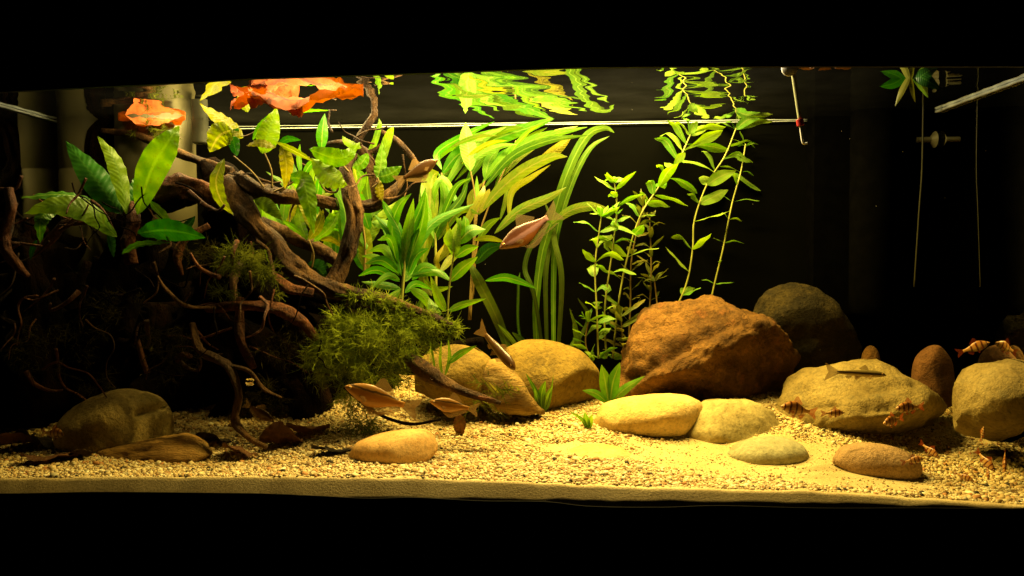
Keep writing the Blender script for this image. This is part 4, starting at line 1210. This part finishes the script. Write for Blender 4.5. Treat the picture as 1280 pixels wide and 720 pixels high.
# ------------------------------------------------------------------ dead leaves
def flat_leaf(name, label, base, ang, length, width, m, curl=0.18, tilt=(0, 0), group=None, seedv=0, rag=0.12):
    """a curled broad dead leaf as a grid with lobed edge"""
    rnd = random.Random(seedv)
    nu, nv = 10, 26
    v, f, uv = [], [], []
    for j in range(nv + 1):
        t = j / nv
        wv = width / 2 * (max(0.03, math.sin(math.pi * t ** 0.8)) ** 0.75)
        wv *= 1 + rag * noise.noise(Vector((t * 9, seedv * 3.1, 0))) + rag * noise.noise(Vector((t * 23, seedv, 5)))
        for i in range(nu + 1):
            u = 2 * i / nu - 1
            x_ = (t - 0.5) * length
            y_ = u * wv
            z_ = curl * width * (abs(u) ** 1.5) * math.sin(t * 5 + seedv) + curl * 0.8 * width * noise.noise(Vector((t * 4 + seedv, u * 2, seedv))) + curl * 0.35 * width * noise.noise(Vector((t * 14 + seedv, u * 6, seedv)))
            q = Matrix.Rotation(ang, 3, 'Z') @ (Matrix.Rotation(tilt[0], 3, 'Y') @ (Matrix.Rotation(tilt[1], 3, 'X') @ Vector((x_, y_, z_))))
            v.append(Vector(base) + q)
            uv.append((i / nu, t))
    for j in range(nv):
        for i in range(nu):
            a = j * (nu + 1) + i
            f.append((a, a + 1, a + nu + 2, a + nu + 1))
    o = mk(name, v, f, M[m], origin=base, uv=uv)
    return tag(o, label, 'leaf', group)
def surf(px, py, dz=0.0):
    d = ray(px, py)
    return CAM + d * ((ZW + dz - CAM.z) / d.z)
flat_leaf('floating_leaf', 'large curled orange dead leaf floating at the surface above the fern', surf(385, 121, -.008), 0.12, 0.125, 0.07, 'dead_orange', .2, (0, .12), None, 3, .6)
flat_leaf('floating_leaf', 'crumpled orange leaf overlapping the large floating orange leaf', surf(345, 126, -.008), -0.3, 0.07, 0.05, 'dead_orange', .3, (.1, .25), None, 12, .6)
flat_leaf('floating_leaf', 'pointed end of an orange dead leaf floating over yellowing fern fronds', surf(318, 127, -.007), -0.25, 0.06, 0.04, 'dead_orange', .28, (.15, .2), None, 5, .6)
flat_leaf('floating_leaf', 'bright orange dead leaf floating before the tan filter columns', surf(190, 149, -.004), 0.05, 0.09, 0.05, 'dead_orange', .2, (0, .12), None, 8, .6)
for k, (a, b_) in enumerate(((1008, 85), (1031, 86), (1054, 85))):
    flat_leaf('floating_leaf', ('small red leaf floating next to the white thermometer disc', 'small red leaf floating between two other red leaves', 'small red leaf floating farthest from the thermometer disc')[k], surf(a, b_, -.002), k * 1.3, 0.016, 0.012, 'dead_brown', .1, (0, 0), 'small red leaves by the thermometer', 20 + k)
def litter(label, px, py, L_, W_, m, ang, tilt, seedv, lift=0.006):
    g = G(px, py)
    flat_leaf('fallen_leaf', label, (g.x, g.y, gz(g.x, g.y) + lift), ang, L_, W_, m, .18, tilt, 'dead leaves lying on the gravel', seedv)
litter('brown fallen leaf leaning on the root that touches the gravel', 352, 560, .048, .038, 'dead_brown', .3, (.1, -.9), 31, .012)
litter('crumpled dark brown fallen leaf at the foot of the root', 300, 570, .045, .028, 'dead_brown', -.2, (.1, -.3), 32)
litter('black fallen leaf behind the lone orange tan stone', 415, 568, .045, .022, 'dead_dark', .2, (.1, -.3), 33)
litter('brown fallen leaf with upturned edge before the olive tan boulder', 62, 578, .06, .036, 'dead_brown', .15, (.05, -.35), 34)
litter('black fallen leaf touching the long flat brown slab', 92, 574, .05, .026, 'dead_dark', -.3, (.0, -.3), 35)
litter('brown fallen leaf by the side glass', 12, 566, .06, .04, 'dead_brown', .4, (.1, -.5), 36, .012)
litter('dark fallen leaf half under the olive tan boulder', 45, 560, .06, .04, 'dead_dark', -.2, (.1, -.4), 37, .01)
litter('dark fallen leaf behind the crumpled brown leaf by the root', 268, 556, .05, .03, 'dead_dark', .5, (.1, -.4), 38)
litter('orange brown fallen leaf standing under the orange fish', 575, 545, .03, .016, 'dead_brown', 1.5, (1.2, .2), 39, .012)
litter('reddish fallen leaf in deep shade behind the lone orange tan stone', 385, 545, .05, .03, 'dead_brown', .3, (.1, -.5), 40, .01)

# floating greenery in the far corner
fg = empty('floating_plant', surf(1140, 98), 'dim green floating plant with hanging roots at the dark corner', 'plant')
Y = surf(1140, 98).y
for pts, wd, mm in [([(1138, 92, Y), (1128, 112, Y - .01), (1119, 133, Y - .01)], 8, 'stemleaf_dull'), ([(1140, 92, Y), (1158, 100, Y - .01), (1176, 112, Y - .01)], 16, 'fern_dark'), ([(1136, 92, Y), (1118, 104, Y), (1100, 108, Y)], 14, 'fern_dark'), ([(1140, 93, Y), (1152, 108, Y), (1160, 122, Y)], 12, 'fern'), ([(1138, 93, Y), (1140, 110, Y), (1144, 128, Y)], 7, 'stemleaf_dull')]:
    leaf(fg, pts, wd, 'lance', mm, None, .2, .03, 3, 10)

# ------------------------------------------------------------------ equipment
def lathe_col(name, px, py0, py1, rpx, yc, m, parent, n=40, prof_=((0, 1), (1, 1))):
    a, b_ = P(px, py0, yc), P(px, py1, yc)
    z1, z0 = a.z, b_.z
    r0 = rpx / S(a)
    v, f = [], []
    for t, k in prof_:
        z_ = z1 + (z0 - z1) * t
        for i in range(n):
            th = 2 * math.pi * i / n
            v.append((a.x + r0 * k * math.cos(th), yc + r0 * k * math.sin(th), z_))
    for j in range(len(prof_) - 1):
        for i in range(n):
            p_, q_ = j * n + i, j * n + (i + 1) % n
            f.append((p_, p_ + n, q_ + n, q_))
    f.append(tuple(range(n)))
    f.append(tuple((len(prof_) - 1) * n + i for i in range(n - 1, -1, -1)))
    return mk(name, v, f, m, parent)
fa = empty('filter_column', P(193, 470, .35), 'wide tan filter cylinder with grey cap behind the fern and floating leaf', 'filter')
lathe_col('housing', 192, 60, 300, 47, .345, M['filter_tan'], fa, 48, ((0, 1), (.30, 1), (.302, .985), (.308, .985), (.31, 1), (1, 1)))
lathe_col('side_tube', 248, 60, 180, 10, .33, M['filter_grey'], fa, 24, ((0, 1), (.72, 1), (.725, 1.12), (.75, 1.12), (.755, 1), (.98, 1), (1, .8)))
fb = empty('filter_column', P(96, 470, .32), 'narrow tan filter cylinder close to the side glass behind the fern', 'filter')
lathe_col('housing', 99, 60, 360, 27, .33, M['filter_tan'], fb, 40, ((0, 1), (.5, 1), (.502, .98), (.51, .98), (.512, 1), (1, 1)))
# black corner filter
fk = empty('corner_filter', (0.44, 0.36, 0.1), 'black corner filter box in the dark back corner', 'filter')
box('chamber', (FB, 0.365, 0.16), (XR - 0.001, YB, 0.52), M['filter_black'], fk)
lathe_col('canister', 1092, 60, 393, 26, .33, M['filter_black'], fk, 32, ((0, 1), (.96, 1), (.99, .93), (1, .8)))
v, f, _ = tube([(XR - 0.034, .30, P(1105, 100, .30).z), (XR - 0.034, .30, 0.36), (XR - 0.037, .30, 0.30), (XR - 0.042, .30, 0.2)], [0.0011, 0.0009], 6, 30)
mk('air_line', v, f, M['air'], fk)
pc = P(1117, 175, .36)
sc_ = empty('suction_cup', (XR, .30, .365), 'small pale suction cup stuck on the side glass by the corner filter', 'suction cup')
z_ = P(1122, 175, .33).z
def xcyl(name, x0, x1, r0, r1, yy, zz, m, parent):
    v, f = [], []
    for xx, rr in ((x0, r0), (x1, r1)):
        for i in range(20):
            th = 2 * math.pi * i / 20
            v.append((xx, yy + rr * math.cos(th), zz + rr * math.sin(th)))
    for i in range(20):
        f.append((i, (i + 1) % 20, 20 + (i + 1) % 20, 20 + i))
    f.append(tuple(range(19, -1, -1)))
    f.append(tuple(range(20, 40)))
    return mk(name, v, f, m, parent, smooth=False)
ycup = 0.33
xcyl('peg', XR - 0.028, XR - 0.010, 0.0036, 0.0036, ycup, z_, M['cup'], sc_)
xcyl('cup', XR - 0.010, XR - 0.0045, 0.004, 0.011, ycup, z_, M['cup'], sc_)

th_ = empty('thermometer', P(990, 92, .07), 'thin hanging thermometer with white disc, red ring and hooked end', 'thermometer')
Y = .07
def px_tube(name, pts, rpx, m, parent, nseg=10):
    c = [P(*p) for p in pts]
    v, f, _ = tube(c, [r_ / S(c[0]) for r_ in rpx], nseg, len(pts) * 8)
    return mk(name, v, f, m, parent)
px_tube('glass_tube', [(990, 80, Y), (995, 115, Y), (1000, 150, Y)], [3.0, 2.6], M['cream_tube'], th_)
px_tube('red_ring', [(999.5, 149, Y), (1001, 157, Y)], [4.6, 4.6], M['red'], th_, 14)
px_tube('hook_wire', [(1000, 155, Y), (1002, 170, Y), (1004, 179, Y), (1009, 179, Y)], [1.5, 1.2], M['white'], th_)
c = P(986, 86, Y)
v, f, _ = tube([c + Vector((0, -.004, 0)), c + Vector((0, -.001, 0))], [.008, .008], 24, 3)
mk('disc', v, f, M['white'], th_)

# ------------------------------------------------------------------ fish
def fish_mat(name, top, mid, low, bars=(), bar_col=(0.02, 0.008, 0.004), stripe=None, rough=0.3):
    m, nt, out = newmat(name)
    L = nt.links.new
    tc = N(nt, 'ShaderNodeTexCoord')
    sep = N(nt, 'ShaderNodeSeparateXYZ')
    L(tc.outputs['Generated'], sep.inputs[0])
    r = ramp(nt, [(0.2, low), (0.5, mid), (0.82, top)])
    nz = N(nt, 'ShaderNodeTexNoise', i_Scale=160.0, i_Detail=4.0)
    L(tc.outputs['Object'], nz.inputs['Vector'])
    wob = N(nt, 'ShaderNodeMath', operation='MULTIPLY_ADD')
    wob.inputs[1].default_value = 0.12
    L(nz.outputs['Fac'], wob.inputs[0])
    sb = N(nt, 'ShaderNodeMath', operation='SUBTRACT')
    sb.inputs[1].default_value = 0.06
    L(sep.outputs[2], sb.inputs[0])
    L(sb.outputs[0], wob.inputs[2])
    L(wob.outputs[0], r.inputs[0])
    last = r.outputs[0]
    if bars:
        stops = [(0, (0, 0, 0))]
        for p_, w_ in bars:
            stops += [(p_ - w_, (0, 0, 0)), (p_ - w_ * 0.5, (1, 1, 1)), (p_ + w_ * 0.5, (1, 1, 1)), (p_ + w_, (0, 0, 0))]
        rb = ramp(nt, stops)
        wx = N(nt, 'ShaderNodeMath', operation='MULTIPLY_ADD')
        wx.inputs[1].default_value = 0.05
        L(nz.outputs['Fac'], wx.inputs[0])
        L(sep.outputs[0], wx.inputs[2])
        sx = N(nt, 'ShaderNodeMath', operation='SUBTRACT')
        sx.inputs[1].default_value = 0.025
        L(wx.outputs[0], sx.inputs[0])
        L(sx.outputs[0], rb.inputs[0])
        mx = N(nt, 'ShaderNodeMix', data_type='RGBA')
        L(rb.outputs[0], mx.inputs[0])
        L(last, mx.inputs[6])
        mx.inputs[7].default_value = c4(bar_col)
        last = mx.outputs[2]
    if stripe:
        p_, w_, col_ = stripe
        rb = ramp(nt, [(p_ - w_, (0, 0, 0)), (p_ - w_ * .5, (1, 1, 1)), (p_ + w_ * .5, (1, 1, 1)), (p_ + w_, (0, 0, 0))])
        L(wob.outputs[0], rb.inputs[0])
        mx = N(nt, 'ShaderNodeMix', data_type='RGBA')
        L(rb.outputs[0], mx.inputs[0])
        L(last, mx.inputs[6])
        mx.inputs[7].default_value = c4(col_)
        last = mx.outputs[2]
    # scales
    vo = N(nt, 'ShaderNodeTexVoronoi', i_Scale=900.0)
    L(tc.outputs['Object'], vo.inputs['Vector'])
    bp = N(nt, 'ShaderNodeBump', i_Strength=0.25, i_Distance=0.0003)
    L(vo.outputs['Distance'], bp.inputs['Height'])
    b = N(nt, 'ShaderNodeBsdfPrincipled', i_Roughness=rough)
    b.inputs['Specular IOR Level'].default_value = 0.5
    L(last, b.inputs['Base Color'])
    L(bp.outputs[0], b.inputs['Normal'])
    L(b.outputs[0], out.inputs['Surface'])
    return m
def fin_mat(name, col, clear):
    m, nt, out = newmat(name)
    L = nt.links.new
    tc = N(nt, 'ShaderNodeTexCoord')
    wv = N(nt, 'ShaderNodeTexWave', i_Scale=300.0, i_Distortion=2.0)
    L(tc.outputs['Object'], wv.inputs['Vector'])
    r = ramp(nt, [(0.2, tuple(c * 0.5 for c in col)), (0.8, col)])
    L(wv.outputs['Fac'], r.inputs[0])
    d = N(nt, 'ShaderNodeBsdfDiffuse')
    t = N(nt, 'ShaderNodeBsdfTranslucent')
    L(r.outputs[0], d.inputs[0])
    L(r.outputs[0], t.inputs[0])
    mx = N(nt, 'ShaderNodeMixShader')
    mx.inputs[0].default_value = 0.5
    L(d.outputs[0], mx.inputs[1])
    L(t.outputs[0], mx.inputs[2])
    tp = N(nt, 'ShaderNodeBsdfTransparent')
    m2 = N(nt, 'ShaderNodeMixShader')
    m2.inputs[0].default_value = clear
    L(mx.outputs[0], m2.inputs[1])
    L(tp.outputs[0], m2.inputs[2])
    L(m2.outputs[0], out.inputs['Surface'])
    return m
M['fx_barb'] = fish_mat('striped_barb_skin', (0.36, 0.15, 0.03), (0.46, 0.24, 0.07), (0.48, 0.32, 0.13), ((0.30, 0.045), (0.50, 0.045), (0.70, 0.04), (0.87, 0.03)), (0.08, 0.014, 0.006))
M['fx_barb_fin'] = fin_mat('red_barb_fin', (0.48, 0.09, 0.02), 0.35)
M['fx_pink'] = fish_mat('pink_silver_skin', (0.05, 0.013, 0.005), (0.13, 0.045, 0.022), (0.30, 0.10, 0.02), stripe=(0.50, 0.14, (0.24, 0.12, 0.12)))
M['fx_gold'] = fish_mat('golden_skin_with_dark_line', (0.26, 0.12, 0.02), (0.42, 0.19, 0.03), (0.45, 0.22, 0.04), stripe=(0.74, 0.06, (0.06, 0.03, 0.01)))
M['fx_brown'] = fish_mat('brown_fish_skin', (0.06, 0.026, 0.008), (0.12, 0.055, 0.014), (0.18, 0.09, 0.028))
M['fx_loach'] = fish_mat('dark_striped_skin', (0.16, 0.12, 0.04), (0.10, 0.06, 0.02), (0.40, 0.32, 0.15), stripe=(0.55, 0.13, (0.025, 0.015, 0.006)))
M['fx_fin'] = fin_mat('clear_brown_fin', (0.40, 0.24, 0.09), 0.3)
M['fx_fin_clear'] = fin_mat('clear_grey_fin', (0.24, 0.17, 0.08), 0.4)
M['fx_eye'] = plain('fish_eye', (0.01, 0.008, 0.006), 0.1, 0.8)
M['fx_iris'] = plain('fish_iris', (0.55, 0.28, 0.06), 0.25, 0.6)

SHAPES = {  # (x from nose 0 to tail root 1, top, bottom, half width) as fractions of body length
 'barb': [(0, 0, 0, 0.005), (.04, .035, -.03, .03), (.14, .11, -.09, .065), (.28, .19, -.15, .085), (.42, .225, -.185, .09), (.58, .19, -.165, .075), (.74, .115, -.10, .05), (.88, .06, -.055, .026), (1, .055, -.05, .012)],
 'gourami': [(0, 0, 0, 0.005), (.05, .045, -.04, .03), (.15, .10, -.09, .055), (.3, .15, -.16, .06), (.44, .165, -.20, .06), (.6, .14, -.17, .05), (.76, .09, -.10, .034), (.9, .05, -.05, .02), (1, .05, -.05, .012)],
 'loach': [(0, 0, -.01, 0.005), (.04, .035, -.03, .03), (.12, .065, -.05, .05), (.25, .085, -.06, .06), (.45, .085, -.06, .055), (.65, .07, -.05, .042), (.82, .05, -.04, .028), (1, .035, -.03, .012)],
}
def fin(parent, name, pts, m, th=0.0):
    n = len(pts)
    return mk(name, pts, [tuple(range(n))], m, parent, smooth=False, local=True)
def strip_fin(parent, name, edge, outer, m):
    v = list(edge) + list(outer)
    k = len(edge)
    f = [(i, i + 1, k + i + 1, k + i) for i in range(k - 1)]
    return mk(name, v, f, m, parent, smooth=True, local=True)
def fish(label, head, tail, y0, y1, shape, skin, finm, cat='fish', group=None, roll=0.0, fins=1.0, feelers=False, deep=1.0):
    """head and tail tip as (px, py); y0, y1 their depths"""
    H, T = P(*head, y0), P(*tail, y1)
    ax = (H - T)
    Lt = ax.length
    ax.normalize()
    up = Vector((0, 0, 1))
    up = (up - ax * up.dot(ax)).normalized()
    if roll:
        up = Matrix.Rotation(roll, 3, ax) @ up
    sd = up.cross(ax)
    rt = empty('fish', (H + T) / 2, label, cat, group)
    rt.rotation_mode = 'XYZ'
    rt.rotation_euler = Matrix((ax, sd, up)).transposed().to_euler('XYZ')
    Lb = Lt * 0.8
    bend = random.uniform(-.05, .05)
    X = lambda t: Lt / 2 - t * Lb
    YB_ = lambda t: bend * Lt * t * t
    prof_ = SHAPES[shape]
    ts = np.linspace(0, 1, 22) ** 1.15
    px_ = [p[0] for p in prof_]
    v, f = [], []
    k = 16
    top = lambda t: float(np.interp(t, px_, [p[1] for p in prof_])) * Lb * deep
    bot = lambda t: float(np.interp(t, px_, [p[2] for p in prof_])) * Lb * deep
    wid = lambda t: float(np.interp(t, px_, [p[3] for p in prof_])) * Lb * deep
    for t in ts:
        a, b_, c_ = top(t), bot(t), wid(t)
        for i in range(k):
            th = 2 * math.pi * i / k
            v.append((X(t), YB_(t) + c_ * math.cos(th), (a + b_) / 2 + (a - b_) / 2 * math.sin(th)))
    for j in range(len(ts) - 1):
        for i in range(k):
            a, b_ = j * k + i, j * k + (i + 1) % k
            f.append((a, b_, b_ + k, a + k))
    f += [tuple(range(k - 1, -1, -1)), tuple((len(ts) - 1) * k + i for i in range(k))]
    mk('body', v, f, skin, rt, local=True)
    # tail: forked fan
    r0 = (X(.97), YB_(1))
    tt = [(X(.96), YB_(1), top(1) * .9), (-Lt / 2, YB_(1.1), .19 * Lb * fins), (-Lt / 2 + .02 * Lb, YB_(1.15), .10 * Lb * fins), (-Lt / 2 + .075 * Lb, YB_(1.1), 0), (-Lt / 2 + .02 * Lb, YB_(1.15), -.10 * Lb * fins), (-Lt / 2, YB_(1.1), -.19 * Lb * fins), (X(.96), YB_(1), bot(1) * .9)]
    fin(rt, 'tail_fin', tt, finm)
    a0, a1 = {'barb': (.40, .66), 'gourami': (.45, .75), 'loach': (.35, .5)}[shape]
    tsf = np.linspace(a0, a1, 6)
    hh = {'barb': .16, 'gourami': .17, 'loach': .10}[shape] * fins
    strip_fin(rt, 'dorsal_fin', [(X(t), YB_(t), top(t) * .93) for t in tsf], [(X(t) - .06 * Lb, YB_(t), top(t) + hh * Lb * s_) for t, s_ in zip(tsf, (.75, 1, .85, .6, .4, .2))], finm)
    a0, a1 = {'barb': (.62, .82), 'gourami': (.35, .93), 'loach': (.66, .78)}[shape]
    tsf = np.linspace(a0, a1, 6)
    strip_fin(rt, 'anal_fin', [(X(t), YB_(t), bot(t) * .93) for t in tsf], [(X(t) - .05 * Lb, YB_(t), bot(t) - hh * .75 * Lb * s_) for t, s_ in zip(tsf, (.5, .9, 1, .9, .7, .4))], finm)
    for s_ in (-1, 1):
        t = .27
        yb = YB_(t) + s_ * wid(t) * .9
        zb = bot(t) * .35
        fin(rt, 'pectoral_fin', [(X(t), yb, zb), (X(.36), yb + s_ * .05 * Lb, zb + .02 * Lb), (X(.42), yb + s_ * .07 * Lb, zb - .04 * Lb), (X(.36), yb + s_ * .04 * Lb, zb - .08 * Lb)], finm)
        t = .40 if shape != 'loach' else .5
        if feelers:
            c_ = [(X(.3), YB_(.3) + s_ * .02 * Lb, bot(.3) * .9), (X(.5), s_ * .04 * Lb, bot(.5) - .05 * Lb), (X(.8), s_ * .05 * Lb, bot(.5) - .02 * Lb), (X(1.1), s_ * .05 * Lb, bot(.6))]
            vv, ff, _ = tube(c_, [.006 * Lb, .003 * Lb], 5, 20)
            mk('feeler', vv, ff, finm, rt, local=True)
        else:
            fin(rt, 'pelvic_fin', [(X(t), YB_(t) + s_ * .02 * Lb, bot(t) * .9), (X(t + .10), s_ * .04 * Lb, bot(t) - .08 * Lb * fins), (X(t + .14), s_ * .03 * Lb, bot(t + .14) * .95)], finm)
        # eye
        t = .10
        er = {'barb': .030, 'gourami': .032, 'loach': .02}[shape] * Lb
        bv, bf = ico(1)
        ey = YB_(t) + s_ * (wid(t) * .86)
        ez = (top(t) + bot(t)) / 2 + .22 * (top(t) - bot(t)) / 2
        e = mk('eye', bv * np.array([er, er * .45, er]) + np.array([X(t), ey, ez]), [tuple(map(int, q)) for q in bf], M['fx_iris'], rt, local=True)
        mk('pupil', bv * np.array([er * .55, er * .3, er * .55]) + np.array([X(t), ey + s_ * er * .3, ez]), [tuple(map(int, q)) for q in bf], M['fx_eye'], e, local=True)
    return rt
fish('pink silver fish with dark red back hovering before strap leaves', (624, 311), (700, 262), .22, .24, 'gourami', M['fx_pink'], M['fx_fin_clear'], feelers=True)
fish('dark brown fish hiding between driftwood arch and bush tops', (548, 200), (494, 228), .22, .225, 'gourami', M['fx_brown'], M['fx_fin'])
fish('golden fish with thin dark line leaving the moss clump', (430, 483), (524, 513), .09, .1, 'gourami', M['fx_gold'], M['fx_fin'], feelers=True)
fish('orange fish swimming under the frayed stick', (537, 502), (598, 512), .085, .10, 'gourami', M['fx_gold'], M['fx_fin'])
fish('slender dark brown fish head down over the ochre rocks', (644, 462), (594, 408), .15, .19, 'loach', M['fx_brown'], M['fx_fin'], deep=1.45)
fish('brown fish half hidden behind the lowest driftwood root', (343, 527), (306, 503), .14, .15, 'gourami', M['fx_brown'], M['fx_fin'])
fish('slender striped fish lying on top of the broad olive rock', (1108, 469), (1030, 464), .17, .17, 'loach', M['fx_loach'], M['fx_fin'])
BG = 'small striped barbs near the broad rock'
for lab, h, t, y0, y1 in [
    ('striped barb nosing past the end of broad olive rock toward cream stone', (975, 508), (1022, 517), .10, .115),
    ('striped barb with red fins before the broad olive rock, facing the coarse gravel', (1056, 516), (1026, 517), .10, .10),
    ('striped barb high against the broad olive rock side', (1119, 511), (1157, 508), .10, .11),
    ('striped barb swimming low against the broad olive rock, tail up', (1104, 530), (1128, 521), .10, .12),
    ('striped barb in front of the reddish tan oval stone', (1156, 573), (1126, 578), .045, .055),
    ('orange barb behind the end of reddish tan oval stone', (1174, 573), (1150, 552), .075, .095),
    ('striped barb swimming above the upright reddish brown stone', (1238, 428), (1196, 442), .19, .20),
    ('striped barb darting head down over coarse gravel', (1244, 590), (1218, 562), .06, .08),
    ('pale barb nibbling at the coarse gravel', (1218, 602), (1192, 590), .045, .06),
    ('reddish barb tail up over coarse gravel', (1236, 601), (1232, 578), .06, .07),
    ('pale orange barb by the side glass over coarse gravel', (1256, 590), (1254, 560), .08, .10),
    ('pale barb before the dark underside of the rock pressed against side glass', (1230, 533), (1226, 552), .07, .075)]:
    fish(lab, h, t, y0, y1, 'barb', M['fx_barb'], M['fx_barb_fin'], group=BG)
fish('dim striped barb beside the olive tan boulder', (82, 543), (52, 540), .10, .11, 'barb', M['fx_barb'], M['fx_barb_fin'])

# specks drifting in the water
n = 34
pos = np.stack([RNG.uniform(-.5, .5, n), RNG.uniform(.05, .38, n), RNG.uniform(.06, ZW - .01, n)], 1)
bv, bf = ico(0)
rad = RNG.uniform(.00025, .00055, n)
v = (bv[None] * rad[:, None, None] + pos[:, None]).reshape(-1, 3)
f = [tuple(int(q) + 12 * i for q in t) for i in range(n) for t in bf]
tag(mk('drifting_debris', v, f, M['filter_tan'], origin=(0, 0.2, 0.2)), 'pale specks drifting in the water', 'debris', kind='stuff')
